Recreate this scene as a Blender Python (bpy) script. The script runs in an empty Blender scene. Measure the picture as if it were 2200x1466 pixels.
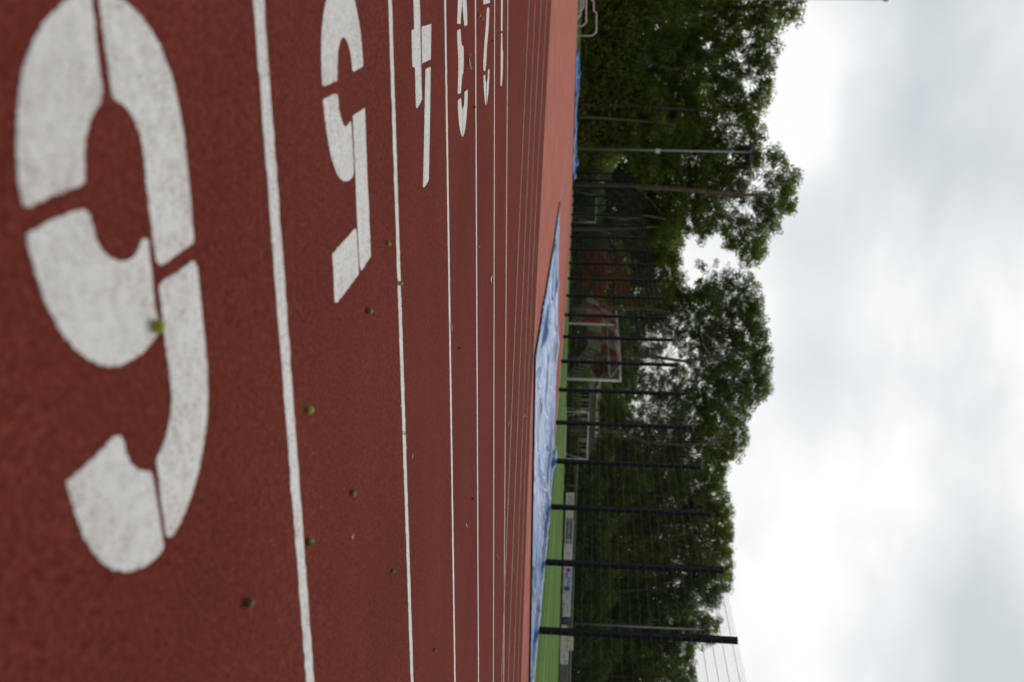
import bpy, math, random
import numpy as np
from mathutils import Matrix, Vector
from mathutils.geometry import tessellate_polygon

rng = np.random.default_rng(11)
random.seed(11)
D = bpy.data
scene = bpy.context.scene
col = scene.collection

# ------------------------------------------------------------------ survey
# World: x runs along the running lanes, y across them into the field, z up.
# The photograph was solved as a 35 mm lens, 0.54 m above the track; survey
# rays let measured outlines be laid on the real ground at their real size.
F = 2138.56
H = 0.538
YAW = 0.35242
LV = np.array([math.cos(YAW), math.sin(YAW)])
NV = np.array([-math.sin(YAW), math.cos(YAW)])


def to_world(b):
    return np.array([LV @ np.array(b[:2]), NV @ np.array(b[:2]), b[2]])


R_ = to_world([0.999465, 0.002161, 0.032623])
U_ = to_world([-0.032695, 0.06607, 0.997279])
W_ = to_world([0.0, 0.997813, -0.066105])


def ray(px, py):
    return W_ + R_ * (py - 733.0) / F + U_ * (px - 1100.0) / F


def sm(a, b, x):
    t = np.clip((np.asarray(x, float) - a) / (b - a), 0, 1)
    return t * t * (3 - 2 * t)


ZY = [-50, 0, 13, 20, 30, 44, 60, 78, 84, 160]
ZZ = [.4346, 0, -.113, -.06, -.03, -.005, -.11, -.33, -.35, -.35]


def Z(x, y):
    return np.interp(y, ZY, ZZ) + (1 - sm(4, 18, x)) * sm(60, 84, y) * .36


def G(px, py):
    d = ray(px, py)
    lo = t = .3
    while t < 400 and H + d[2] * t > Z(d[0] * t, d[1] * t):
        lo, t = t, t * 1.05
    for _ in range(30):
        m_ = (lo + t) / 2
        if H + d[2] * m_ > Z(d[0] * m_, d[1] * m_):
            lo = m_
        else:
            t = m_
    return np.array([d[0] * t, d[1] * t, float(Z(d[0] * t, d[1] * t))])


def atY(px, py, y):
    d = ray(px, py)
    t = y / d[1]
    return np.array([d[0] * t, y, H + d[2] * t])


# ------------------------------------------------------------------ tags
def tag(o, label=None, cat=None, group=None, kind=None):
    if label:
        o['label'] = label
    if cat:
        o['category'] = cat
    if group:
        o['group'] = group
    if kind:
        o['kind'] = kind
    return o


def empty(name, loc=(0, 0, 0), rz=0):
    o = D.objects.new(name, None)
    o.empty_display_size = .2
    o.location = loc
    o.rotation_euler = (0, 0, rz)
    col.objects.link(o)
    return o


def link(name, me, mat, parent=None, loc=None):
    o = D.objects.new(name, me)
    if mat is not None and not me.materials:
        for m in (mat if isinstance(mat, (list, tuple)) else [mat]):
            me.materials.append(m)
    col.objects.link(o)
    if parent is not None:
        o.parent = parent
    if loc is not None:
        o.location = loc
    return o


class MB:
    """collects simple solids into one mesh"""

    def __init__(s):
        s.v, s.f, s.m = [], [], []

    def add(s, verts, faces, mi=0):
        b = len(s.v)
        s.v += [tuple(map(float, p)) for p in verts]
        s.f += [tuple(i + b for i in f) for f in faces]
        s.m += [mi] * len(faces)

    def box(s, c, d, mi=0, rot=None):
        hx, hy, hz = d[0] / 2, d[1] / 2, d[2] / 2
        P = [Vector((x, y, z)) for z in (-hz, hz) for x, y in ((-hx, -hy), (hx, -hy), (hx, hy), (-hx, hy))]
        if rot is not None:
            P = [rot @ p for p in P]
        P = [p + Vector(c) for p in P]
        s.add(P, [(3, 2, 1, 0), (4, 5, 6, 7), (0, 1, 5, 4), (1, 2, 6, 5), (2, 3, 7, 6), (3, 0, 4, 7)], mi)

    def tube(s, pts, rad, n=8, mi=0, cap=True):
        pts = [Vector(p) for p in pts]
        if not isinstance(rad, (list, tuple)):
            rad = [rad] * len(pts)
        rings = []
        prev = None
        for i, p in enumerate(pts):
            a = pts[max(i - 1, 0)]
            b = pts[min(i + 1, len(pts) - 1)]
            t = (b - a).normalized()
            if prev is None:
                ref = Vector((0, 0, 1)) if abs(t.z) < .9 else Vector((1, 0, 0))
                x = t.cross(ref).normalized()
            else:
                x = (prev - t * prev.dot(t)).normalized()
            prev = x
            y = t.cross(x)
            rings.append([p + (x * math.cos(2 * math.pi * k / n) + y * math.sin(2 * math.pi * k / n)) * rad[i] for k in range(n)])
        V = [q for r in rings for q in r]
        Fc = []
        for i in range(len(pts) - 1):
            for k in range(n):
                Fc.append((i * n + k, i * n + (k + 1) % n, (i + 1) * n + (k + 1) % n, (i + 1) * n + k))
        if cap:
            Fc.append(tuple(range(n - 1, -1, -1)))
            Fc.append(tuple((len(pts) - 1) * n + k for k in range(n)))
        s.add(V, Fc, mi)

    def mesh(s, name, smooth=False):
        me = D.meshes.new(name)
        me.from_pydata(s.v, [], s.f)
        if any(s.m):
            me.polygons.foreach_set('material_index', s.m)
        if smooth:
            me.polygons.foreach_set('use_smooth', [True] * len(s.f))
        me.update()
        return me

    def build(s, name, mat, parent=None, smooth=False, loc=None):
        me = s.mesh(name, smooth)
        return link(name, me, mat, parent, loc)


def np_mesh(name, V, Q, smooth=False, tint=None):
    """V (n,3), Q (m,k) faces"""
    V = np.asarray(V, np.float32)
    Q = np.asarray(Q, np.int32)
    me = D.meshes.new(name)
    k = Q.shape[1]
    me.vertices.add(len(V))
    me.vertices.foreach_set('co', V.ravel())
    me.loops.add(Q.size)
    me.loops.foreach_set('vertex_index', Q.ravel())
    me.polygons.add(len(Q))
    me.polygons.foreach_set('loop_start', np.arange(0, Q.size, k, dtype=np.int32))
    if smooth:
        me.polygons.foreach_set('use_smooth', np.ones(len(Q), bool))
    if tint is not None:
        a = me.attributes.new('tint', 'FLOAT', 'POINT')
        a.data.foreach_set('value', np.asarray(tint, np.float32))
    me.update(calc_edges=True)
    me.validate()
    return me


PIT = (5.42, 12.36, 13.95, 24.4)


def grid_sheet(name, xs, ycols, off, mat, kind='structure', zfun=Z):
    """columns at xs; ycols[i] = list of y for that column (same length)"""
    V = []
    n = len(ycols[0])
    for x, ys in zip(xs, ycols):
        for y in ys:
            V.append((x, y, float(zfun(x, y)) + off))
    Q = []
    for i in range(len(xs) - 1):
        for j in range(n - 1):
            xm = (xs[i] + xs[i + 1]) / 2
            ym = (ycols[i][j] + ycols[i + 1][j + 1]) / 2
            if name != 'sand' and PIT[0] < xm < PIT[1] and PIT[2] < ym < PIT[3]:
                continue        # the sand pit under the tarpaulin
            Q.append((i * n + j, (i + 1) * n + j, (i + 1) * n + j + 1, i * n + j + 1))
    me = np_mesh(name, V, Q)
    o = link(name, me, mat)
    if kind:
        o['kind'] = kind
    return o


# ------------------------------------------------------------------ materials
def newmat(name):
    m = D.materials.new(name)
    m.use_nodes = True
    nt = m.node_tree
    b = nt.nodes['Principled BSDF']
    return m, nt, b


def nd(nt, t, **kw):
    n = nt.nodes.new(t)
    for k, v in kw.items():
        if k in n.inputs:
            n.inputs[k].default_value = v
        else:
            setattr(n, k, v)
    return n


def ramp(nt, src, stops):
    r = nt.nodes.new('ShaderNodeValToRGB')
    e = r.color_ramp.elements
    while len(e) < len(stops):
        e.new(.5)
    for q, (p, c) in zip(e, stops):
        q.position = p
        q.color = (*c, 1) if len(c) == 3 else c
    nt.links.new(src, r.inputs['Fac'])
    return r


def noise(nt, scale, detail=4, rough=.55, vec=None, dist=0):
    n = nd(nt, 'ShaderNodeTexNoise')
    n.inputs['Scale'].default_value = scale
    n.inputs['Detail'].default_value = detail
    n.inputs['Roughness'].default_value = rough
    n.inputs['Distortion'].default_value = dist
    if vec is not None:
        nt.links.new(vec, n.inputs['Vector'])
    return n


def mix(nt, fac, a, b, mode='MIX'):
    m = nt.nodes.new('ShaderNodeMix')
    m.data_type = 'RGBA'
    m.blend_type = mode
    for sock, val in ((m.inputs['Factor'], fac), (m.inputs['A'], a), (m.inputs['B'], b)):
        if hasattr(val, 'is_linked'):
            nt.links.new(val, sock)
        elif isinstance(val, (int, float)):
            sock.default_value = val
        else:
            sock.default_value = (*val, 1)
    return m.outputs['Result']


def math_n(nt, op, a, b=0.0):
    m = nt.nodes.new('ShaderNodeMath')
    m.operation = op
    for i, v in enumerate((a, b)):
        if hasattr(v, 'is_linked'):
            nt.links.new(v, m.inputs[i])
        else:
            m.inputs[i].default_value = v
    return m.outputs[0]


def wpos(nt):
    return nd(nt, 'ShaderNodeNewGeometry').outputs['Position']


def bump(nt, b, h, strength, dist):
    bp = nd(nt, 'ShaderNodeBump')
    bp.inputs['Strength'].default_value = strength
    bp.inputs['Distance'].default_value = dist
    nt.links.new(h, bp.inputs['Height'])
    nt.links.new(bp.outputs[0], b.inputs['Normal'])


def flat(name, c, rough=.5, spec=.5, metal=0, var=.12, scale=6):
    m, nt, b = newmat(name)
    n = noise(nt, scale, 5, .6, wpos(nt))
    r = ramp(nt, n.outputs[0], [(.3, tuple(v * (1 - var) for v in c)), (.7, tuple(v * (1 + var) for v in c))])
    nt.links.new(r.outputs[0], b.inputs['Base Color'])
    b.inputs['Roughness'].default_value = rough
    b.inputs['Specular IOR Level'].default_value = spec
    b.inputs['Metallic'].default_value = metal
    return m


def rubber(name, dark, mid, light, spec, rough, sheen=0.0):
    m, nt, b = newmat(name)
    p = wpos(nt)
    grain = noise(nt, 230, 3, .7, p)
    coarse = noise(nt, 105, 3, .65, p)
    gsum = math_n(nt, 'ADD', math_n(nt, 'MULTIPLY', grain.outputs[0], .55), math_n(nt, 'MULTIPLY', coarse.outputs[0], .45))
    r = ramp(nt, gsum, [(.405, dark), (.5, mid), (.61, light)])
    blot = noise(nt, 1.3, 5, .6, p)
    rb = ramp(nt, blot.outputs[0], [(.3, (.80, .79, .80)), (.7, (1.16, 1.14, 1.12))])
    c = mix(nt, 1.0, r.outputs[0], rb.outputs[0], 'MULTIPLY')
    fib = noise(nt, 420, 1, .5, p)
    rf = ramp(nt, fib.outputs[0], [(.76, (0, 0, 0)), (.82, (1, 1, 1))])
    c = mix(nt, math_n(nt, 'MULTIPLY', rf.outputs[0], .35), c, (.34, .17, .12))
    nt.links.new(c, b.inputs['Base Color'])
    b.inputs['Roughness'].default_value = rough
    b.inputs['Specular IOR Level'].default_value = spec
    if sheen:
        b.inputs['Sheen Weight'].default_value = sheen
        b.inputs['Sheen Roughness'].default_value = .5
        b.inputs['Sheen Tint'].default_value = (1, .38, .28, 1)
    bump(nt, b, gsum, .9, .005)
    return m


M = {}
M['track'] = rubber('track rubber', (.050, .0075, .005), (.116, .0195, .0125), (.215, .047, .031), .01, .9, .13)
M['infield'] = rubber('infield rubber', (.32, .115, .09), (.42, .155, .124), (.50, .20, .16), .0, .9, .15)


def paint_mat(name, c, wear, under):
    m, nt, b = newmat(name)
    p = wpos(nt)
    g = noise(nt, 260, 3, .75, p)
    g2 = noise(nt, 48, 4, .65, p)
    g3 = noise(nt, 7, 4, .6, p)
    s = math_n(nt, 'ADD', math_n(nt, 'MULTIPLY', g.outputs[0], .68),
               math_n(nt, 'ADD', math_n(nt, 'MULTIPLY', g2.outputs[0], .20), math_n(nt, 'MULTIPLY', g3.outputs[0], .12)))
    r = ramp(nt, s, [(.385 + wear, under), (.465 + wear, tuple(v * .84 for v in c)), (.57 + wear, c)])
    nt.links.new(r.outputs[0], b.inputs['Base Color'])
    b.inputs['Roughness'].default_value = .7
    b.inputs['Specular IOR Level'].default_value = .3
    bump(nt, b, s, .5, .003)
    return m


M['paint'] = paint_mat('white line paint', (.69, .665, .63), .012, (.25, .11, .09))
M['paint_worn'] = paint_mat('worn line paint', (.60, .52, .48), .06, (.17, .045, .035))
M['paint_faint'] = paint_mat('faded line paint', (.52, .30, .25), .07, (.30, .10, .075))


M['pitch_paint'] = flat('pitch marking', (.42, .52, .34), .8, .1, var=.2)


def turf():
    m, nt, b = newmat('pitch turf')
    p = wpos(nt)
    fine = noise(nt, 60, 3, .7, p)
    r = ramp(nt, fine.outputs[0], [(.3, (.105, .170, .050)), (.7, (.175, .265, .088))])
    big = noise(nt, .35, 5, .6, p)
    rb = ramp(nt, big.outputs[0], [(.35, (.86, .9, .86)), (.65, (1.12, 1.08, 1.1))])
    w = nd(nt, 'ShaderNodeTexWave')
    w.wave_type = 'BANDS'
    w.bands_direction = 'X'
    w.inputs['Scale'].default_value = .16
    w.inputs['Distortion'].default_value = .3
    nt.links.new(p, w.inputs['Vector'])
    rw = ramp(nt, w.outputs['Fac'], [(.44, (.9, .92, .88)), (.56, (1.08, 1.07, 1.08))])
    c = mix(nt, 1.0, mix(nt, 1.0, r.outputs[0], rb.outputs[0], 'MULTIPLY'), rw.outputs[0], 'MULTIPLY')
    nt.links.new(c, b.inputs['Base Color'])
    b.inputs['Roughness'].default_value = .8
    b.inputs['Specular IOR Level'].default_value = .0
    bump(nt, b, fine.outputs[0], .6, .02)
    return m


M['turf'] = turf()


def grass_mat(name, a, b_, c_, rough=.85):
    m, nt, b = newmat(name)
    p = wpos(nt)
    n = noise(nt, 9, 5, .7, p)
    n2 = noise(nt, .6, 4, .6, p)
    s = math_n(nt, 'ADD', math_n(nt, 'MULTIPLY', n.outputs[0], .5), math_n(nt, 'MULTIPLY', n2.outputs[0], .5))
    r = ramp(nt, s, [(.38, a), (.5, b_), (.62, c_)])
    nt.links.new(r.outputs[0], b.inputs['Base Color'])
    b.inputs['Roughness'].default_value = rough
    b.inputs['Specular IOR Level'].default_value = .2
    bump(nt, b, n.outputs[0], .7, .05)
    return m


M['ground'] = grass_mat('rough grass', (.045, .055, .018), (.075, .095, .03), (.11, .12, .045))
M['verge'] = grass_mat('verge grass', (.045, .065, .016), (.075, .10, .026), (.11, .12, .04))
M['litter'] = grass_mat('leaf litter', (.07, .045, .025), (.13, .085, .045), (.17, .13, .06))
M['kerb'] = flat('pale concrete', (.38, .36, .32), .85, .3, var=.2, scale=12)
M['post'] = flat('anthracite coating', (.007, .0085, .0105), .55, .12, var=.15)
M['wire'] = flat('anthracite wire', (.030, .034, .037), .45, .4, var=.1)
M['white_metal'] = flat('white powder coat', (.74, .74, .70), .45, .4, var=.1)
M['alu'] = flat('weathered aluminium', (.42, .41, .39), .5, .5, .3, var=.15)
M['galv'] = flat('galvanised steel', (.26, .275, .29), .45, .5, .6, var=.2)
M['tube'] = flat('dull grey tube', (.56, .51, .47), .5, .4, .0, var=.1)
M['lamp_dark'] = flat('dark lamp housing', (.02, .024, .03), .5, .4)
M['box_white'] = flat('white plastic box', (.68, .68, .64), .5, .4)
M['black'] = flat('black rubber', (.012, .012, .013), .7, .3)
M['bark'] = flat('pale bark', (.135, .105, .076), .9, .1, var=.45, scale=3)
M['bark_dark'] = flat('dark bark', (.085, .066, .05), .9, .1, var=.4, scale=3)
M['wall_white'] = flat('white render', (.84, .84, .82), .85, .2, var=.08, scale=2)
M['roof'] = flat('dark roof tile', (.05, .045, .043), .7, .3, var=.3, scale=8)
M['glass'] = flat('window glass', (.02, .025, .03), .1, .6)
M['net_red'] = flat('red net cord', (.25, .025, .022), .8, .2)
M['net_white'] = flat('white net cord', (.36, .36, .34), .8, .2)
M['pole_white'] = flat('white pole', (.50, .45, .44), .5, .4)
M['cap_white'] = flat('white cap', (.72, .73, .72), .4, .5)
M['red_paint'] = flat('red paint', (.36, .03, .025), .5, .4)


def tarp_mat():
    m, nt, b = newmat('blue tarpaulin')
    p = wpos(nt)
    n = noise(nt, 1.1, 5, .6, p)
    r = ramp(nt, n.outputs[0], [(.3, (.008, .052, .19)), (.7, (.02, .09, .29))])
    sheen_n = noise(nt, 3.5, 6, .7, p)
    rd = ramp(nt, sheen_n.outputs[0], [(.5, (0, 0, 0)), (.8, (1, 1, 1))])
    # sky sheen painted into the colour: paler where level, left dark on steep folds
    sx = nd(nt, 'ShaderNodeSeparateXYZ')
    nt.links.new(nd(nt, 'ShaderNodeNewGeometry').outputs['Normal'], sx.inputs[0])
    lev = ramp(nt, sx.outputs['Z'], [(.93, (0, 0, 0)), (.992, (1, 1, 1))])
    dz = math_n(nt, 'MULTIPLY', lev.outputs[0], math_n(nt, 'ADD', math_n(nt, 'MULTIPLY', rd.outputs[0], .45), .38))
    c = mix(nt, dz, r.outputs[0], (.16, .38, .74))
    nt.links.new(c, b.inputs['Base Color'])
    b.inputs['Roughness'].default_value = .42
    b.inputs['Specular IOR Level'].default_value = .09
    b.inputs['Sheen Weight'].default_value = .28
    b.inputs['Sheen Roughness'].default_value = .28
    b.inputs['Sheen Tint'].default_value = (.28, .56, 1, 1)
    mp = nd(nt, 'ShaderNodeMapping')
    mp.inputs['Scale'].default_value = (1.2, 4.0, 1)
    mp.inputs['Rotation'].default_value = (0, 0, .5)
    nt.links.new(p, mp.inputs['Vector'])
    w = noise(nt, 1.6, 5, .62, mp.outputs[0], .6)
    bump(nt, b, w.outputs[0], .55, .08)
    return m


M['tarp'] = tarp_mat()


def leaf_mat(name, stops, trans=.42):
    m, nt, b = newmat(name)
    a = nd(nt, 'ShaderNodeAttribute')
    a.attribute_name = 'tint'
    r = ramp(nt, a.outputs['Fac'], stops)
    nt.links.new(r.outputs[0], b.inputs['Base Color'])
    b.inputs['Roughness'].default_value = .55
    b.inputs['Specular IOR Level'].default_value = .18
    t = nd(nt, 'ShaderNodeBsdfTranslucent')
    tc = mix(nt, 1.0, r.outputs[0], (1.7, 1.75, .7), 'MULTIPLY')
    nt.links.new(tc, t.inputs['Color'])
    mx = nd(nt, 'ShaderNodeMixShader')
    mx.inputs[0].default_value = trans
    nt.links.new(b.outputs[0], mx.inputs[1])
    nt.links.new(t.outputs[0], mx.inputs[2])
    out = nt.nodes['Material Output']
    nt.links.new(mx.outputs[0], out.inputs['Surface'])
    return m


M['leaf'] = leaf_mat('green leaves', [(0, (0.055, 0.091, 0.023)), (.45, (0.104, 0.153, 0.034)), (.8, (0.159, 0.208, 0.047)), (1, (0.234, 0.234, 0.058))])
M['leaf_dark'] = leaf_mat('dark green leaves', [(0, (0.048, 0.087, 0.030)), (.5, (0.090, 0.144, 0.045)), (1, (0.158, 0.210, 0.063))])
M['leaf_olive'] = leaf_mat('olive leaves', [(0, (0.088, 0.101, 0.027)), (.5, (0.149, 0.169, 0.041)), (1, (0.243, 0.223, 0.054))])
M['leaf_red'] = leaf_mat('autumn leaves', [(0, (0.128, 0.056, 0.016)), (.4, (0.288, 0.060, 0.020)), (.7, (0.360, 0.068, 0.024)), (1, (0.176, 0.112, 0.024))])

# ------------------------------------------------------------------ ground sheets
ybase = [-60, -20, 0, 13, 13.95, 16, 20, 24.4, 30, 37, 44, 52, 60, 63, 66, 69, 72, 75, 78, 81, 84, 90, 120, 200, 600]
xbase = [-600, -200, -60, -30, -15, -5, 0, 4, 5.42, 8, 10, 12.36, 14, 16, 18, 25, 40, 60, 90, 130, 250, 600]
g = grid_sheet('ground', xbase, [ybase] * len(xbase), -.03, M['ground'])
tag(g, 'rough grass ground running back under the trees', 'ground')
yt = [-60, -20, 0, 13, 13.95, 16, 20, 22]
xt = [-60, -40, -20, -10, -5, 0, 5.42, 9, 12.36, 20, 40, 60]
t = grid_sheet('track', xt, [yt] * len(xt), 0, M['track'])
tag(t, 'dark red rubber running track with granular surface', 'running track')

CX, CY, R0 = 24.8, 44.33, 36.5


def arc_y(x, R):
    d = R * R - (CX - x) ** 2
    return CY - math.sqrt(max(d, 0))


ybr = [13, 13.95, 16, 20, 24.4, 30, 37, 44, 52, 58]
xs = sorted(list(np.linspace(-11.5, 12.72, 70)) + [PIT[0], PIT[1]])
cols = []
for x in xs:
    y0 = arc_y(x, R0)
    ys = [y0 + (13 - y0) * k / 4 for k in range(4)] if y0 < 12.9 else [y0 + i * 1e-3 for i in range(4)]
    rest = [max(b, y0 + .005 + .001 * i) for i, b in enumerate(ybr)]
    cols.append(ys + rest)
o = grid_sheet('infield', xs, cols, .004, M['infield'])
tag(o, 'lighter red rubber area inside the bend', 'infield')
xs2 = list(np.linspace(12.72, 40, 30))
cols = []
for x in xs2:
    y0 = arc_y(min(x, CX), R0)
    cols.append([y0 + (13 - y0) * k / 4 for k in range(5)] + [13.6])
o = grid_sheet('infield', xs2, cols, .004, M['infield'])
tag(o, 'lighter red rubber strip beside the football pitch', 'infield')

o = grid_sheet('sand', [PIT[0], 8, 10, PIT[1]], [[13.951, 16, 20, 24.399]] * 4, -.4, M['litter'], zfun=lambda x, y: Z(x, y))
tag(o, 'sand of the pit hidden under the near tarpaulin', 'sand')

yp = [13.75, 16, 20, 25, 30, 37, 44, 52, 60, 63, 66, 69, 72, 75, 78, 78.9]
xp = [12.74, 14, 16, 18, 25, 40, 60, 90, 130]
o = grid_sheet('pitch', xp, [yp] * len(xp), 0.004, M['turf'])
tag(o, 'bright green football pitch behind the mesh fence', 'football pitch')
ye = [78.9, 79.2, 79.6]
o = grid_sheet('pitch_edge', xp, [ye] * len(xp), -.004, M['litter'])
tag(o, 'brown leaf littered strip along the far pitch edge', 'ground')
yv = [58, 60, 63, 66, 69, 72, 75, 78, 81, 83]
xv = [-40, -25, -15, -5, 0, 4, 6, 8, 10, 12, 12.7]
o = grid_sheet('grass_verge', xv, [yv] * len(xv), -.004, M['verge'])
tag(o, 'green grass verge between red infield and trees', 'grass')
k = MB()
seg = [13.7, 16, 20, 25, 30, 37, 44, 52, 60, 66, 72, 78]
for a, b in zip(seg[:-1], seg[1:]):
    za, zb = float(Z(12.8, a)), float(Z(12.8, b))
    P = []
    for y, z in ((a, za), (b, zb)):
        P += [(12.58, y, z - .1), (12.74, y, z - .1), (12.74, y, z + .006), (12.58, y, z + .006)]
    k.add(P, [(0, 4, 7, 3), (1, 2, 6, 5), (3, 7, 6, 2)])
o = k.build('kerb', M['kerb'])
tag(o, 'pale concrete kerb along the pitch edge', 'kerb', kind='structure')


# ------------------------------------------------------------------ painted lines
def ribbon(name, pts, w, mat, off, jit=.002, step=.02):
    pts = np.asarray(pts, float)
    seg = np.linalg.norm(np.diff(pts, axis=0), axis=1)
    s = np.concatenate([[0], np.cumsum(seg)])
    n = max(2, int(s[-1] / step))
    q = np.linspace(0, s[-1], n)
    x = np.interp(q, s, pts[:, 0])
    y = np.interp(q, s, pts[:, 1])
    t = np.stack([np.gradient(x), np.gradient(y)], 1)
    t /= np.linalg.norm(t, axis=1)[:, None]
    nn = np.stack([-t[:, 1], t[:, 0]], 1)
    ja = rng.normal(0, jit, n) + np.interp(q, np.arange(0, s[-1] + .3, .15), rng.normal(0, jit * .2, len(np.arange(0, s[-1] + .3, .15))))
    jb = rng.normal(0, jit, n) + np.interp(q, np.arange(0, s[-1] + .3, .15), rng.normal(0, jit * .2, len(np.arange(0, s[-1] + .3, .15))))
    A = np.stack([x, y], 1) + nn * (w / 2 + ja)[:, None]
    B = np.stack([x, y], 1) - nn * (w / 2 + jb)[:, None]
    V = []
    for P in (A, B):
        V.append(np.column_stack([P, Z(P[:, 0], P[:, 1]) + off]))
    V = np.concatenate(V)
    i = np.arange(n - 1)
    Q = np.stack([i + n, i + n + 1, i + 1, i], 1)
    return link(name, np_mesh(name, V, Q), mat)


Y0 = 1.7258
words = ['between lanes six and five', 'between lanes five and four', 'between lanes four and three',
         'between lanes three and two', 'between lanes two and one', 'on the inner edge of lane one']
for i in range(6):
    o = ribbon('lane_line', [(-14, Y0 + 1.22 * i), (22, Y0 + 1.22 * i)], .056, M['paint'], .0012)
    tag(o, 'straight white lane line ' + words[i], 'lane line', 'straight lane lines', 'structure')
words = ['inner edge line of the bend beside the lighter rubber', 'innermost faded bend lane line', 'middle faded bend lane line',
         'second outermost bend lane line', 'outermost bend lane line merging into lane one']
for kk in range(5):
    R = R0 + 1.22 * kk + (.02 if kk == 0 else 0)
    pts = []
    for a in np.linspace(0, math.pi / 2 * .98, 260):
        x, y = CX - R * math.sin(a), CY - R * math.cos(a)
        pts.append((x, y))
    o = ribbon('bend_line', pts, .05, M['paint_worn'] if kk else M['paint_faint'], .0065, .003, .04)
    tag(o, words[kk], 'lane line', 'curved bend lane lines', 'structure')
for pts, lab in (([(5.55, 39), (5.45, 27), (5.4, 24)], 'faint marking line running past the tarpaulin corner'),
                 ([(7.33, 40), (7.35, 25)], 'faint marking line behind the blue tarpaulin'),
                 ([(7.6, 38.3), (8.66, 35), (10.5, 32)], 'faint slanting marking line near the fence')):
    o = ribbon('infield_line', pts, .09, M['paint_faint'], .008, .004, .1)
    tag(o, lab, 'painted line', 'faint infield marking lines', 'structure')
for pts, w, lab in (([(16.72, 13.9), (16.72, 78.5)], .11, 'white goal line across the green pitch'),
                    ([(19.6, 13.9), (19.6, 27)], .10, 'pale line beside the goal line on the pitch'),
                    ([(16.72, 77.9), (120, 77.9)], .11, 'white touchline at the far side of the pitch')):
    o = ribbon('pitch_line', pts, w, M['pitch_paint'], .010, .004, .2)
    tag(o, lab, 'pitch line', 'white pitch markings', 'structure')


# ------------------------------------------------------------------ stencil numerals
def zoomed(ox, oy, s, pts):
    return [(ox + a / s, oy + b / s) for a, b in pts]


z1 = lambda p: zoomed(0, 0, 2.444, p)
z2 = lambda p: zoomed(0, 500, 2.444, p)
z3 = lambda p: zoomed(0, 900, 2.59, p)
z4 = lambda p: zoomed(650, 0, 3.49, p)
z5 = lambda p: zoomed(650, 400, 3.665, p)
z6 = lambda p: zoomed(800, 0, 7.33, p)

NUM = {}
NUM[6] = [
    z1([(468, -48), (478, 0), (485, 60), (497, 200), (512, 330), (528, 440), (535, 495), (532, 525), (500, 570), (465, 640), (445, 720), (436, 800), (435, 880),
        (440, 955), (425, 972), (380, 990), (300, 1020), (210, 1055), (140, 1090), (110, 1080), (97, 1000), (86, 900), (80, 780), (83, 640), (90, 540),
        (103, 430), (123, 340), (153, 250), (188, 180), (228, 120), (273, 65), (325, 18), (360, -10), (410, -38)]),
    z1([(508, -48), (517, 0), (530, 110), (545, 230), (562, 340), (575, 440), (580, 500), (600, 530), (640, 550), (690, 610), (720, 680), (738, 740),
        (748, 800), (762, 930), (775, 1080), (795, 1200), (805, 1300), (815, 1375), (835, 1394), (880, 1370), (930, 1330), (1014, 1275), (1007, 1180),
        (997, 1050), (987, 950), (977, 850), (967, 750), (952, 650), (932, 550), (907, 430), (877, 340), (842, 250), (802, 180), (762, 120), (712, 60),
        (662, 15), (620, -10), (570, -35)]),
    z1([(128, 1232), (180, 1205), (250, 1165), (330, 1130), (420, 1098), (460, 1105), (475, 1160), (490, 1220), (510, 1280), (540, 1325), (570, 1352),
        (600, 1366), (640, 1371), (682, 1362), (708, 1335), (728, 1297), (742, 1250), (758, 1238), (774, 1255), (780, 1310), (785, 1380), (795, 1466)]) +
    z2([(800, 320), (812, 400), (828, 470), (836, 505), (815, 545), (780, 590), (740, 632), (690, 668), (640, 692), (580, 703), (530, 697), (480, 677),
        (430, 645), (380, 600), (330, 540), (280, 460), (240, 375), (205, 290), (177, 200), (152, 100), (137, 30)]),
    z2([(1012, 148), (960, 185), (900, 225), (850, 255), (830, 280), (838, 340), (850, 450), (862, 560), (875, 660), (888, 760), (897, 850), (897, 900),
        (890, 970), (875, 1040), (850, 1120), (818, 1190)]) +
    z3([(862, 232), (870, 260), (880, 340), (890, 440), (905, 540), (917, 620), (922, 658), (945, 664), (970, 630), (1010, 560), (1040, 480),
        (1067, 410), (1092, 320), (1112, 240), (1127, 150), (1140, 60), (1147, 0)]) +
    z2([(1086, 900), (1087, 820), (1084, 720), (1077, 630), (1067, 530), (1057, 420), (1047, 320), (1037, 240), (1030, 175)]),
    z3([(658, 82), (610, 120), (560, 170), (500, 230), (440, 285), (366, 352), (376, 390), (393, 450), (413, 520), (438, 600), (468, 670), (508, 737),
        (548, 787), (590, 818), (640, 841), (700, 851), (760, 838), (820, 808), (872, 766), (908, 715), (900, 660), (887, 570), (872, 480), (857, 390),
        (845, 320), (838, 288), (800, 290), (765, 285), (735, 260), (710, 220), (690, 170), (676, 110)]),
]
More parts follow.
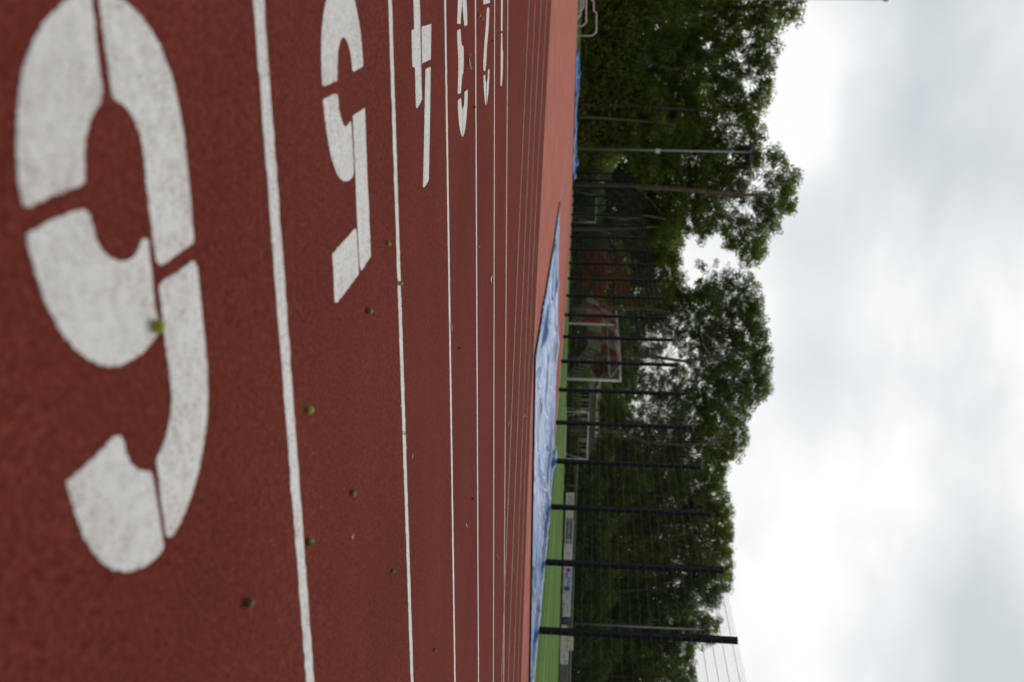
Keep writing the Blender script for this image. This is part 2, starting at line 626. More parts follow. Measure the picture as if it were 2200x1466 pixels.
NUM[5] = [
    z4([(175, 0), (160, 60), (150, 130), (140, 230), (136, 350), (136, 450), (139, 560), (143, 635), (155, 650), (200, 630), (256, 605), (258, 540),
        (258, 450), (262, 390), (270, 340), (283, 300), (305, 280), (322, 295), (340, 340), (355, 400), (365, 470), (370, 530), (384, 539), (420, 517),
        (452, 495), (448, 430), (441, 350), (434, 260), (422, 180), (409, 110), (396, 40), (385, 0), (365, -70), (335, -120), (290, -140), (240, -125), (200, -75)]),
    z4([(149, 748), (180, 730), (257, 702), (264, 730), (266, 780), (273, 840), (286, 890), (300, 930), (318, 954), (335, 940), (350, 912), (361, 918),
        (367, 980), (372, 1080), (378, 1180), (382, 1270), (380, 1305), (370, 1332), (345, 1354), (315, 1362), (285, 1347), (258, 1310), (233, 1250),
        (210, 1170), (188, 1060), (170, 940), (156, 830)]),
    z4([(373, 868), (400, 850), (464, 813), (469, 950), (475, 1100), (480, 1250), (485, 1400)]) +
    z5([(514, 60), (519, 150), (524, 300), (531, 470), (534, 550), (500, 605), (458, 668), (446, 620), (438, 500), (430, 350), (423, 200), (416, 20)]) +
    z4([(392, 1300), (385, 1150), (378, 1000)]),
    z5([(410, 333), (421, 345), (426, 420), (432, 520), (438, 600), (438, 695), (265, 920), (248, 910), (243, 780), (237, 650), (230, 540), (300, 455), (370, 380)]),
]
NUM[4] = [
    z6([(640, -150), (640, 0), (646, 200), (652, 465), (612, 480), (616, 700), (624, 1050), (664, 1068), (672, 1300)]) +
    z4([(843, 660), (846, 740), (848, 800), (855, 817), (894, 745), (890, 650), (888, 550)]) +
    z6([(758, 850), (752, 500), (748, 250), (738, 0), (735, -150)]),
    z6([(768, 425), (922, 380), (918, 700), (914, 940), (778, 1000), (772, 700)]),
    z4([(920, 520), (958, 500), (956, 700), (951, 1000), (946, 1250), (944, 1355), (905, 1410), (900, 1395), (903, 1300), (910, 1000), (915, 700)]),
]
NUM[3] = [
    z6([(1345, 0), (1338, 200), (1330, 378), (1385, 380), (1392, 250), (1408, 110), (1408, 0), (1400, -120), (1375, -100)]),
    z6([(1414, 0), (1417, 110), (1430, 250), (1444, 402), (1494, 390), (1486, 150), (1478, 0), (1462, -70), (1425, -120)]),
    z6([(1330, 485), (1384, 478), (1398, 680), (1430, 735), (1434, 950), (1428, 1160), (1412, 1190), (1398, 1350), (1390, 1460), (1340, 1480), (1345, 1250),
        (1352, 1050), (1345, 830), (1334, 650)]),
    z4([(1162, 755), (1186, 740), (1190, 790), (1199, 825), (1198, 1026), (1194, 1026), (1185, 1000), (1172, 930), (1165, 850)]),
    z4([(1202, 825), (1210, 780), (1213, 690), (1238, 672), (1236, 740), (1230, 850), (1220, 950), (1208, 1008), (1201, 1026)]),
]
NUM[2] = [
    z6([(1740, -90), (1746, 72), (1846, 48), (1848, -90)]),
    z6([(1800, 145), (1840, 130), (1830, 400), (1805, 700), (1780, 1090), (1748, 1115), (1745, 1000), (1760, 700), (1785, 400)]),
    z4([(1355, 572), (1367, 562), (1370, 600), (1376, 630), (1375, 790), (1370, 786), (1362, 720), (1357, 640)]),
    z4([(1380, 630), (1387, 580), (1388, 530), (1400, 515), (1398, 600), (1392, 690), (1383, 760), (1378, 788)]),
]
NUM[1] = [
    z6([(2024, -90), (2022, 490), (2046, 492), (2052, -90)]),
    z6([(2024, 525), (2044, 525), (2046, 780), (2056, 820), (2052, 1080), (2044, 1250), (2032, 1355), (2014, 1345), (2018, 1080), (2020, 800)]),
]
for n_, polys in NUM.items():
    V, Q = [], []
    for poly in polys:
        P = [G(a, b) for a, b in poly]
        P = np.array(P)
        # resample and roughen the sprayed edge
        loop = []
        np_ = len(P)
        cut = []
        for i in range(np_):
            e0, e1 = (P[i] - P[i - 1])[:2], (P[(i + 1) % np_] - P[i])[:2]
            cosv = e0 @ e1 / (np.linalg.norm(e0) * np.linalg.norm(e1) + 1e-12)
            cut.append(cosv < .5)
        for i in range(np_):
            a, b = P[i], P[(i + 1) % np_]
            ln = np.linalg.norm(b - a)
            p_, n2 = P[i - 1], P[(i + 2) % np_]
            ta = (b - a) if cut[i] else (b - p_) / (np.linalg.norm(b - a) + np.linalg.norm(a - p_)) * ln
            tb = (b - a) if cut[(i + 1) % np_] else (n2 - a) / (np.linalg.norm(n2 - b) + np.linalg.norm(b - a)) * ln
            m_ = max(1, int(round(ln / .004)))
            for j in range(m_):
                t_ = j / m_
                h00, h10 = 2 * t_**3 - 3 * t_**2 + 1, t_**3 - 2 * t_**2 + t_
                h01, h11 = -2 * t_**3 + 3 * t_**2, t_**3 - t_**2
                loop.append(h00 * a + h10 * ta + h01 * b + h11 * tb)
        loop = np.array(loop)
        pin = np.zeros(len(loop), bool)
        for i in range(np_):
            if cut[i]:
                j = int(np.argmin(np.linalg.norm(loop - P[i], axis=1)))
                for q_ in (0,):
                    pin[(j + q_) % len(loop)] = True
        for _ in range(6):
            sm_ = (np.roll(loop, 1, 0) + np.roll(loop, -1, 0)) / 2
            loop = np.where(pin[:, None], loop, loop * .4 + sm_ * .6)
        loop[:, :2] += rng.normal(0, .0009, (len(loop), 2))
        vs = [Vector((p[0], p[1], 0)) for p in loop]
        tri = tessellate_polygon([vs])
        b0 = len(V)
        for p in loop:
            V.append((p[0], p[1], float(Z(p[0], p[1])) + .0012))
        for a, b, c in tri:
            n = (vs[b] - vs[a]).cross(vs[c] - vs[a]).z
            Q.append((a + b0, b + b0, c + b0) if n > 0 else (a + b0, c + b0, b + b0))
    o = link('lane_number', np_mesh('lane_number', V, Q), M['paint'])
    w_ = {6: 'large stencilled white 6 nearest the viewer', 5: 'stencilled white 5 in the second lane', 4: 'stencilled white 4 in the third lane',
          3: 'stencilled white 3 in the fourth lane', 2: 'stencilled white 2 in the fifth lane', 1: 'stencilled white 1 in the innermost lane'}[n_]
    tag(o, w_, 'lane number', 'stencilled lane numbers', 'structure')


# ------------------------------------------------------------------ acorns and leaf scraps
def acorn_mats():
    out = {}
    for nm, a, b_ in (('green', (.17, .20, .018), (.32, .31, .05)), ('brown', (.13, .078, .022), (.34, .23, .10)), ('dark', (.06, .035, .014), (.18, .11, .045))):
        m, nt, b = newmat(nm + ' acorn skin')
        tc = nd(nt, 'ShaderNodeTexCoord')
        n = noise(nt, 90, 4, .6, tc.outputs['Object'])
        r = ramp(nt, n.outputs[0], [(.35, a), (.65, b_)])
        nt.links.new(r.outputs[0], b.inputs['Base Color'])
        b.inputs['Roughness'].default_value = .5
        b.inputs['Specular IOR Level'].default_value = .15
        out[nm] = m
    return out


AM = acorn_mats()
M['cup'] = flat('acorn cup', (.14, .095, .045), .9, .05, var=.4, scale=600)


def lathe(prof, n=16):
    mb = MB()
    V = []
    for x, r in prof:
        for k in range(n):
            a = 2 * math.pi * k / n
            V.append((x, r * math.cos(a), r * math.sin(a)))
    Fc = []
    for i in range(len(prof) - 1):
        for k in range(n):
            Fc.append((i * n + k, i * n + (k + 1) % n, (i + 1) * n + (k + 1) % n, (i + 1) * n + k))
    Fc.append(tuple(range(n - 1, -1, -1)))
    Fc.append(tuple((len(prof) - 1) * n + k for k in range(n)))
    mb.add(V, Fc)
    return mb


nut = lathe([(-.0095, .001), (-.0092, .004), (-.008, .0065), (-.005, .0085), (0, .0092), (.005, .0085), (.0085, .0062), (.0105, .003), (.0118, .0012), (.0125, .0003)]).mesh('acorn', True)
cup = lathe([(-.0135, .0012), (-.0118, .0015), (-.0115, .005), (-.0095, .0085), (-.006, .0101), (-.0035, .0103), (-.003, .0096), (-.0045, .008)]).mesh('cup', True)
for v in nut.vertices:
    v.co *= 1 + .05 * math.sin(v.co.x * 900 + v.co.y * 700) + .04 * math.sin(v.co.z * 800 + 1)
nuts = {}
for q in AM:
    nuts[q] = nut.copy()
    nuts[q].materials.append(AM[q])
cup.materials.append(M['cup'])
AC = [
    (327, 701, 'green', 0, 1.1, 'green acorn lying on the far edge of the white 6'),
    (658, 881, 'green', 0, 1.05, 'green acorn on bare red rubber just beyond the line beside the 6'),
    (830, 524, 'green', 0, .9, 'green acorn between the tip of the 5 and the lane line'),
    (855, 609, 'green', 0, .95, 'green acorn sitting on the lane line beyond the 5'),
    (787, 668, 'brown', 1, 1.1, 'pale capped acorn off the tip of the 5'),
    (753, 1060, 'brown', 1, 1.0, 'brown capped acorn in the middle of lane five right of the 5'),
    (659, 1163, 'brown', 1, 1.0, 'brown acorn touching the lane line nearest the viewer'),
    (840, 1228, 'brown', 1, .9, 'pale brown acorn just before the second lane line'),
    (525, 1296, 'dark', 1, 1.05, 'dark acorn alone at the right of the tip of the 6'),
    (931, 1397, 'brown', 1, .9, 'small brown acorn in lane four at the right edge'),
    (1026.5, 33, 'green', 0, 1.15, 'green acorn of a touching pair next to the 2, nearer one'),
    (1033, 40, 'green', 0, 1.15, 'green acorn of a touching pair next to the 2, farther one'),
    (1056, 89, 'brown', 1, 1.0, 'brown acorn between the 2 and the 1'),
    (1016, 231, 'brown', 1, 1.0, 'brown acorn beside the lane line past the 3'),
    (985, 749, 'brown', 1, 1.0, 'lone brown acorn in the middle of lane three'),
    (1026, 530, 'green', 0, .9, 'small green acorn on the fourth lane line'),
    (1014, 1071, 'brown', 1, .95, 'brown acorn close to the fourth lane line on the right'),
    (1124, 262, 'brown', 0, 1.0, 'tiny distant acorn before the outermost bend line'),
    (1143, 494, 'dark', 0, 1.0, 'tiny dark acorn on a faded bend line'),
    (1135, 152, 'brown', 0, 1.0, 'tiny distant acorn on the outermost bend line'),
]
for px, py, kind, hascup, s, lab in AC:
    p = G(px, py)
    s *= .84
    o = link('acorn', nuts[kind], None)
    o.scale = (s * random.uniform(.92, 1.12), s, s * random.uniform(.86, 1.0))
    o.rotation_euler = (random.uniform(-3, 3), random.uniform(-.25, .2), random.uniform(0, 6.28))
    o.location = (p[0], p[1], p[2] + .0094 * s)
    tag(o, lab, 'acorn', 'acorns scattered on the track')
    if hascup:
        c = link('cup', cup, None, o)


def leaf_scrap(px, py, L, W, c, lab, curl=.3, mats={}):
    key = tuple(c)
    if key not in mats:
        mats[key] = flat('dry leaf', c, .7, .3, var=.25, scale=180)
    p = G(px, py)
    n, m_ = 9, 5
    V, Q = [], []
    for i in range(n):
        t = i / (n - 1)
        w = W / 2 * (math.sin(math.pi * (.04 + .92 * t)) ** .7) * (1 + .25 * math.sin(9 * t + px))
        for j in range(m_):
            s = j / (m_ - 1) * 2 - 1
            V.append(((t - .5) * L, s * w, .003 + curl * W * s * s * .5 + curl * L * .25 * (2 * t - 1) ** 2 + .0015 * math.sin(7 * t + 3 * s)))
    for i in range(n - 1):
        for j in range(m_ - 1):
            a = i * m_ + j
            Q.append((a, a + m_, a + m_ + 1, a + 1))
    me = np_mesh('leaf', V, Q, True)
    o = link('leaf', me, mats[key])
    sol = o.modifiers.new('thickness', 'SOLIDIFY')
    sol.thickness = .0008
    o.location = (p[0], p[1], p[2] + .002)
    o.rotation_euler = (random.uniform(-.15, .15), random.uniform(-.15, .15), random.uniform(0, 3.14))
    tag(o, lab, 'leaf', 'dry leaf scraps on the track')
    return o


leaf_scrap(1003, 133, .075, .03, (.42, .34, .26), 'curled tan leaf beside the 3', .6).rotation_euler[2] = .25
leaf_scrap(967, 702, .05, .016, (.27, .27, .13), 'slim greenish leaf on the lane line left of the lone acorn', .3).rotation_euler[2] = .3
leaf_scrap(1052, 599, .05, .026, (.62, .58, .48), 'pale torn leaf before the fifth lane line', .5)
leaf_scrap(865, 931, .022, .01, (.50, .44, .32), 'small pale leaf crumb on the second lane line')
leaf_scrap(858, 871, .014, .008, (.48, .42, .32), 'tiny pale crumb just before the second lane line')
leaf_scrap(883, 980, .026, .006, (.46, .36, .28), 'thin pale leaf sliver beyond the second lane line')
leaf_scrap(1000, 1129, .03, .010, (.62, .58, .52), 'whitish leaf flake in lane three on the right')
leaf_scrap(1066, 1193, .075, .014, (.36, .27, .14), 'bent straw coloured leaf stalk in lane one', .8).rotation_euler[2] = .2
leaf_scrap(1090, 912, .07, .018, (.52, .40, .28), 'tan leaf strip beyond the bend line junction', .6)
leaf_scrap(753, 1153, .014, .009, (.50, .38, .30), 'tiny pinkish leaf crumb in lane five')
leaf_scrap(1126, 893, .05, .02, (.50, .36, .26), 'tan leaf fleck on a faded bend line')
leaf_scrap(1102, 1224, .04, .02, (.42, .32, .2), 'small brown leaf fleck inside the bend on the right')

# ------------------------------------------------------------------ blue tarpaulins


def fbm2(x, y, seed, oct_=5, base=.8):
    r = np.random.default_rng(seed)
    out = np.zeros_like(x)
    amp, fr = 1.0, base
    for _ in range(oct_):
        for _k in range(3):
            a = r.uniform(0, 2 * math.pi)
            out += amp / 3 * np.sin((x * math.cos(a) + y * math.sin(a)) * fr * 2 + r.uniform(0, 6.28))
        amp *= .52
        fr *= 1.9
    return out


def tarp(name, x0, x1, y0, y1, rim_r, rim_f, seed, lab, folds=(), nx=150, ny=220, hgt=.045, sag=0.0):
    X, Yg = np.meshgrid(np.linspace(0, 1, nx), np.linspace(0, 1, ny), indexing='ij')
    r = np.random.default_rng(seed)
    ex = lambda s, a: a * np.sin(s * 9 + seed) + a * .6 * np.sin(s * 23 + seed * 2)
    xx = x0 + ex(Yg, .06) + (x1 - x0 + ex(Yg + 3, .05) - ex(Yg, .06)) * X
    yy = y0 + ex(X + 5, .02) + (y1 - y0 + ex(X + 7, .12) - ex(X + 5, .02)) * Yg
    h = hgt + .022 * fbm2(xx * 1.0, yy * .55, seed, 5, 1.1)
    ridge = 1 - np.abs(np.sin(xx * 1.15 + yy * .8 + 1.2 * fbm2(xx, yy, seed + 4, 3, .35)))
    h += .07 * ridge ** 4
    ridge2 = 1 - np.abs(np.sin(xx * .5 - yy * 1.0 + 1.5 * fbm2(xx, yy, seed + 9, 3, .4)))
    h += .05 * ridge2 ** 5
    dr = x1 - xx
    if sag:
        e = np.minimum(np.minimum(sm(.06, .30, dr), sm(.08, .5, y1 - yy)), np.minimum(sm(.05, .9, xx - x0), sm(.05, .45, yy - y0)))
        h = .028 + (h - .045) * (.25 + .75 * e) - sag * e * (.85 + .15 * np.sin(yy * 1.3))
        h = np.where(e < .05, np.maximum(h, .02), h)
    else:
        h = np.maximum(h, .022)
    h += rim_r * (1 - sm(.30, .46, dr + .05 * np.sin(yy * 2.1))) * (.85 + .15 * np.sin(yy * 1.7))
    df = y1 - yy
    h += rim_f * (1 - sm(.35, .65, df + .1 * np.sin(xx * 1.7))) * (.75 + .25 * np.sin(xx * 1.3 + 1))
    cr = 1 - np.abs(np.sin(xx * 2.3 + yy * 1.5 + 1.6 * fbm2(xx, yy, seed + 13, 4, .5)))
    h += .022 * cr ** 8
    for fx, fy, rx, ry, a, rot in folds:
        c, s = math.cos(rot), math.sin(rot)
        u = (xx - fx) * c + (yy - fy) * s
        v = -(xx - fx) * s + (yy - fy) * c
        h += a * np.exp(-(u / rx) ** 2 - (v / ry) ** 2)
    edge = np.minimum(np.minimum(xx - x0, dr), np.minimum(yy - y0, df))
    h = np.where(edge < .03, np.minimum(h, .022 + .012 * np.sin(xx * 13 + yy * 17)), h)
    zz = Z(xx, yy) + .004 + h
    V = np.stack([xx, yy, zz], -1).reshape(-1, 3)
    i, j = np.meshgrid(np.arange(nx - 1), np.arange(ny - 1), indexing='ij')
    a = (i * ny + j).ravel()
    Q = np.stack([a, a + ny, a + ny + 1, a + 1], 1)
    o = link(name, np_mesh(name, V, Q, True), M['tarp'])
    sol = o.modifiers.new('thickness', 'SOLIDIFY')
    sol.thickness = .004
    tag(o, lab, 'tarpaulin', 'blue tarpaulins over the pits')
    return o


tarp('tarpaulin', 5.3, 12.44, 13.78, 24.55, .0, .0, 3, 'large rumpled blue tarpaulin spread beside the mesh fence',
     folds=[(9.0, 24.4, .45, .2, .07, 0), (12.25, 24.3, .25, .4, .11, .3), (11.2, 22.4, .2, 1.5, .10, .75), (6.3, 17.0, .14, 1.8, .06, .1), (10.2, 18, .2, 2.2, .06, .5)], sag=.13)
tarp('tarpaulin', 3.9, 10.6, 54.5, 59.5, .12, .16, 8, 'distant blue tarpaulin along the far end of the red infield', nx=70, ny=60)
b = MB()
for a, c in (((5.26, 13.70), (5.36, 24.5)), ((5.36, 13.70), (12.4, 13.80))):
    ys = [c_ for c_ in (a[1], 16, 20, c[1]) if a[1] <= c_ <= c[1]] if c[1] > 20 else [a[1], c[1]]
    for ya, yb in zip(ys[:-1], ys[1:]):
        P = []
        for y in (ya, yb):
            z = float(Z(5.3, y)) + .004
            P += [(a[0], y, z), (c[0], y, z), (c[0], y, z + .03), (a[0], y, z + .03)]
        b.add(P, [(0, 1, 2, 3), (7, 6, 5, 4), (0, 4, 5, 1), (3, 2, 6, 7), (1, 5, 6, 2), (0, 3, 7, 4)])
o = b.build('pit_edging', M['black'])
tag(o, 'black rubber edging showing under the near tarpaulin', 'edging')

# ------------------------------------------------------------------ mesh fence
FX, FY, FS, FHT = 12.49, 16.98, 2.52, 4.0
fence = empty('mesh_fence', (FX, FY, 0))
tag(fence, 'tall dark steel mesh fence with square posts along the pitch end', 'fence')
pm = MB()
pm.box((0, 0, FHT / 2 - .02), (.10, .115, FHT + .04))
pm.box((0, 0, FHT + .004), (.108, .123, .012))
for q in range(8):
    pm.box((-.056, 0, .25 + q * .5), (.014, .05, .04))
post_me = pm.mesh('post')
post_me.materials.append(M['post'])
wm = MB()
for q in range(20):
    z = .06 + q * .2
    if z < FHT:
        for sx in (-.005, .005):
            wm.box((-.058 + sx, FS / 2, z), (.006, FS - .13, .006))
nv = 49
for q in range(nv):
    y = .075 + (FS - .15) * q / (nv - 1)
    wm.box((-.058, y, FHT / 2), (.0034, .0034, FHT - .03), 1)
panel_me = wm.mesh('mesh_panel')
panel_me.materials.append(M['wire'])
panel_me.materials.append(M['post'])
for q in range(-2, 21):
    y = q * FS
    z = float(Z(FX, FY + y))
    p = link('post', post_me, None, fence, (0, y, z))
    if q < 20:
        z2 = float(Z(FX, FY + y + FS))
        w = link('mesh_panel', panel_me, None, fence, (0, y, z + .02))
        w.rotation_euler = (math.atan2(z2 - z, FS), 0, 0)

# ------------------------------------------------------------------ goals


def cord_panel(mb, A, B, C, Dp, nu, nv_, rad, sag, colfun):
    """net patch A-B top edge, D-C bottom edge"""
    A, B, C, Dp = map(lambda p: np.array(p, float), (A, B, C, Dp))

    def P(s, t):
        p = (A * (1 - s) + B * s) * (1 - t) + (Dp * (1 - s) + C * s) * t
        return p + np.array(sag) * math.sin(math.pi * s) * math.sin(math.pi * min(t * .9 + .1, 1)) + rng.normal(0, .006, 3)
    pts = [[P(i / nu, j / nv_) for j in range(nv_ + 1)] for i in range(nu + 1)]
    for i in range(nu + 1):
        for j in range(nv_ + 1):
            for di, dj in ((1, 0), (0, 1)):
                if i + di <= nu and j + dj <= nv_:
                    mb.tube([pts[i][j], pts[i + di][j + dj]], rad, 3, colfun(i / nu, j / nv_), cap=False)


gx, gy0, gy1 = 16.66, 40.7, 48.2
gz = float(Z(gx, 44))
goal = empty('football_goal', (gx, 44.45, gz))
tag(goal, 'full size white football goal with red and white net behind the fence', 'goal')
ly0, ly1 = gy0 - 44.45, gy1 - 44.45
m = MB()
m.tube([(0, ly0, 0), (0, ly0, 2.44)], .06, 12)
m.build('goal_post', M['white_metal'], goal, True)
m = MB()
m.tube([(0, ly1, 0), (0, ly1, 2.44)], .06, 12)
m.build('goal_post', M['white_metal'], goal, True)
m = MB()
m.tube([(0, ly0 - .06, 2.44), (0, ly1 + .06, 2.44)], .06, 12)
m.build('crossbar', M['white_metal'], goal, True)
m = MB()
m.tube([(0, ly0, 2.44), (-.75, ly0, 2.42), (-.75, ly1, 2.42), (0, ly1, 2.44)], .035, 8)
for y in (ly0, ly1):
    m.tube([(-.7, y, 2.40), (-.1, y, 1.97)], .022, 6)
m.build('net_frame', M['alu'], goal)
m = MB()
m.tube([(-.10, ly0 + .05, 1.97), (-.10, ly1 - .05, 1.97)], .03, 8)
m.build('net_bar', M['galv'], goal)
m = MB()
chk = lambda s, t: int((int(s * 6.999) + (1 if t > .55 else 0)) % 2)
cord_panel(m, (-.75, ly0, 2.40), (-.75, ly1, 2.40), (-1.5, ly1 - .1, .95), (-1.5, ly0 + .3, 1.0), 52, 13, .0075, (-.25, 0, .06), chk)
cord_panel(m, (0, ly0, 2.40), (-.75, ly0, 2.40), (-1.5, ly0 + .3, 1.0), (-.05, ly0, .12), 9, 15, .0075, (.1, .1, .3), lambda s, t: int(t * 3.5 + .4) % 2)
cord_panel(m, (0, ly1, 2.40), (-.75, ly1, 2.40), (-1.5, ly1 - .1, .95), (-.05, ly1, .12), 9, 15, .0075, (.1, -.1, .3), lambda s, t: int(t * 3.5 + .4) % 2)
cord_panel(m, (0, ly0, 2.42), (0, ly1, 2.42), (-.75, ly1, 2.42), (-.75, ly0, 2.42), 52, 6, .007, (0, 0, -.12), chk)
m.build('net', [M['net_red'], M['net_white']], goal)


def small_goal(cx, cy, w, hgt, dep, mat, lab, rz=0, bar=.05):
    e = empty('youth_goal', (cx, cy, float(Z(cx, cy))), rz)
    tag(e, lab, 'goal', 'small portable goals')
    for x in (-w / 2, w / 2):
        q = MB()
        q.tube([(x, 0, 0), (x, 0, hgt)], bar, 8)
        q.build('goal_post', mat, e, True)
    q = MB()
    q.tube([(-w / 2 - bar, 0, hgt), (w / 2 + bar, 0, hgt)], bar, 8)
    q.build('crossbar', mat, e, True)
    q = MB()
    q.tube([(-w / 2, 0, .05), (-w / 2, dep, .05), (w / 2, dep, .05), (w / 2, 0, .05)], bar, 8)
    q.tube([(-w / 2, 0, .05), (w / 2, 0, .05)], bar * .9, 8)
    for x in (-w / 2, w / 2):
        q.tube([(x, 0, hgt - .05), (x, dep, .05)], bar * .6, 6)
    q.build('base_frame', mat, e, True)
    return e


small_goal(36.8, 77.2, 4.35, 1.95, .9, M['white_metal'], 'white portable youth goal on the far touchline', -.03)
small_goal(17.9, 80.6, 2.3, 2.0, 1.1, M['tube'], 'dull grey small goal behind the fence before pale trunks', .1, .035)
# corner pole lying against the youth goal
a, b_ = atY(1222, 893, 77.0), atY(1252, 887, 77.0)
cp = MB()
NB = 7
for q in range(NB):
    A = Vector(a) + (Vector(b_) - Vector(a)) * q / NB
    B = Vector(a) + (Vector(b_) - Vector(a)) * (q + 1) / NB
    cp.tube([A, B], .035, 8, q % 2)
o = cp.build('striped_pole', [M['white_metal'], M['red_paint']])
tag(o, 'red and white striped pole leaning in the youth goal', 'pole')

# ------------------------------------------------------------------ perimeter rail and boards
RY = 80.0
rail = empty('perimeter_rail', (60, RY, float(Z(60, RY))))
tag(rail, 'grey tubular barrier rail along the far touchline', 'railing')
rt = float(Z(60, RY))
m = MB()
m.tube([(-19.4, 0, 1.18), (45, 0, 1.18)], .045, 8)
m.tube([(-19.4, .03, 1.00), (45, .03, 1.00)], .02, 6)
m.build('top_rail', M['alu'], rail, True)
x = -19.4
while x < 26:
    m = MB()
    m.tube([(x, 0, -.1), (x, 0, 1.18)], .035, 8)
    m.build('rail_post', M['galv'], rail, True)
    x += 2.55


def board_mat(name, base, marks):
    """one flat board: base plus rows of printed strokes; uv = object coords"""
    m, nt, b = newmat(name)
    n = noise(nt, 3, 4, .6, wpos(nt))
    r = ramp(nt, n.outputs[0], [(.3, tuple(v * .9 for v in base)), (.7, base)])
    nt.links.new(r.outputs[0], b.inputs['Base Color'])
    b.inputs['Roughness'].default_value = .5
    return m


CR, WH, GRN, YEL, RED, BLU, DRK, ORG, TEAL, GRY, PUR, SKY = range(12)
PAL = [(.74, .68, .52), (.78, .77, .76), (.018, .085, .065), (.48, .44, .16), (.42, .05, .05), (.06, .12, .32), (.03, .035, .045), (.55, .26, .12),
       (.03, .13, .19), (.20, .20, .21), (.16, .12, .30), (.50, .62, .74)]
PM = [flat('board print %s' % w, c, .5, .4, var=.08, scale=3) for w, c in zip(
    ('cream', 'white', 'green', 'yellow', 'red', 'blue', 'dark', 'orange', 'teal', 'grey', 'violet', 'pale blue'), PAL)]


def letters(mb, x0, x1, z0, z1, y, mi, seed, n):
    """row of stroke-built capitals, too small to read, printed proud of the board"""
    r = random.Random(seed)
    w = (x1 - x0) / n
    for i in range(n):
        a = x0 + i * w + .08 * w
        b = x0 + (i + 1) * w - .14 * w
        t = .2 * (b - a)
        kinds = r.choice(['HEL', 'E', 'L', 'H', 'O', 'T', 'I', 'U'])
        mid = (z0 + z1) / 2

        def bx(xa, xb, za, zb):
            mb.box(((xa + xb) / 2, y, (za + zb) / 2), (abs(xb - xa), .006, abs(zb - za)), mi)
        k_ = kinds[0]
        if k_ in 'HELOU':
            bx(a, a + t, z0, z1)
        if k_ in 'HOU':
            bx(b - t, b, z0, z1)
        if k_ in 'TI':
            bx((a + b - t) / 2, (a + b + t) / 2, z0, z1)
        if k_ in 'EOT':
            bx(a + t, b - t if k_ == 'O' else b, z1 - .16 * (z1 - z0), z1)
        if k_ in 'ELOU':
            bx(a + t, b - t if k_ in 'OU' else b, z0, z0 + .16 * (z1 - z0))
        if k_ in 'EH':
            bx(a + t, b - t, mid - .08 * (z1 - z0), mid + .08 * (z1 - z0))


def board(u0, u1, v0, v1, base, lab, printer, y=RY - .09):
    uc = (u0 + u1) / 2
    a = atY(v0, u0, y)
    b = atY(v1, u1, y)
    a2 = atY(v0, u1, y)
    x0, x1 = a[0] + .02, a2[0] - .02
    z0 = (a[2] + a2[2]) / 2
    z1 = (atY(v1, u0, y)[2] + b[2]) / 2
    e = empty('advertising_board', ((x0 + x1) / 2, y, z0))
    tag(e, lab, 'board', 'advertising boards on the far rail')
    W, Hh = x1 - x0, z1 - z0
    q = MB()
    q.box((0, 0, Hh / 2), (W, .04, Hh))
    q.build('panel', PM[base], e)
    for pr in (printer if isinstance(printer, tuple) else (printer,)):
        q = MB()
        pr(q, W, Hh)
        q.build('print', PM, e)
    return e


def p_cream(q, W, h):
    letters(q, -W * .42, -W * .05, h * .55, h * .82, -.024, PUR, 1, 7)
    letters(q, -W * .40, 0, h * .25, h * .45, -.024, RED, 2, 9)


def p_green(q, W, h):
    q.box((0, -.022, h * .5), (W * .96, .006, h * .74), GRN)
    letters(q, -W * .44, W * .26, h * .34, h * .66, -.028, WH, 5, 8)
    q.tube([(W * .37, -.022, h * .5), (W * .37, -.03, h * .5)], h * .26, 16, WH)
    q.box((W * .37, -.032, h * .5), (h * .2, .004, h * .3), GRN)


def p_yellow(q, W, h):
    letters(q, -W * .42, W * .40, h * .36, h * .70, -.024, YEL, 7, 9)


def p_blue(q, W, h):
    q.box((0, -.022, h * .6), (W * .98, .006, h * .72), SKY)
    q.box((-W * .28, -.028, h * .55), (W * .12, .006, h * .45), RED)
    q.box((-W * .10, -.028, h * .35), (W * .2, .006, h * .2), RED)
    letters(q, -W * .05, W * .3, h * .5, h * .8, -.028, TEAL, 9, 5)
    q.box((W * .36, -.028, h * .45), (W * .16, .006, h * .6), TEAL)


def p_orange(q, W, h):
    letters(q, -W * .4, W * .4, h * .4, h * .75, -.024, ORG, 11, 5)


def p_bluetext(q, W, h):
    letters(q, -W * .45, W * .45, h * .12, h * .36, -.024, BLU, 13, 10)


def p_greyrow(q, W, h):
    letters(q, -W * .40, W * .30, h * .55, h * .75, -.024, GRY, 14, 8)


def p_dark(q, W, h):
    q.tube([(0, -.022, h * .5), (0, -.03, h * .5)], h * .24, 14, BLU)
    letters(q, -W * .45, W * .45, h * .82, h * .95, -.024, ORG, 15, 5)


def p_red(q, W, h):
    q.box((0, -.022, h * .84), (W * .98, .006, h * .24), RED)
    letters(q, -W * .4, W * .4, h * .3, h * .6, -.024, GRY, 17, 5)


def p_tall(q, W, h):
    letters(q, -W * .4, W * .4, h * .45, h * .62, -.024, GRY, 19, 7)


def p_spot(q, W, h):
    q.tube([(W * .3, -.022, h * .6), (W * .3, -.03, h * .6)], h * .22, 14, YEL)


def p_spotrow(q, W, h):
    letters(q, -W * .45, W * .1, h * .3, h * .6, -.024, GRY, 21, 6)


def p_grey(q, W, h):
    letters(q, -W * .45, W * .45, h * .55, h * .85, -.024, DRK, 23, 9)
    letters(q, -W * .45, W * .3, h * .15, h * .4, -.024, DRK, 24, 8)
    q.box((W * .1, -.022, h * .48), (W * .6, .006, h * .05), RED)


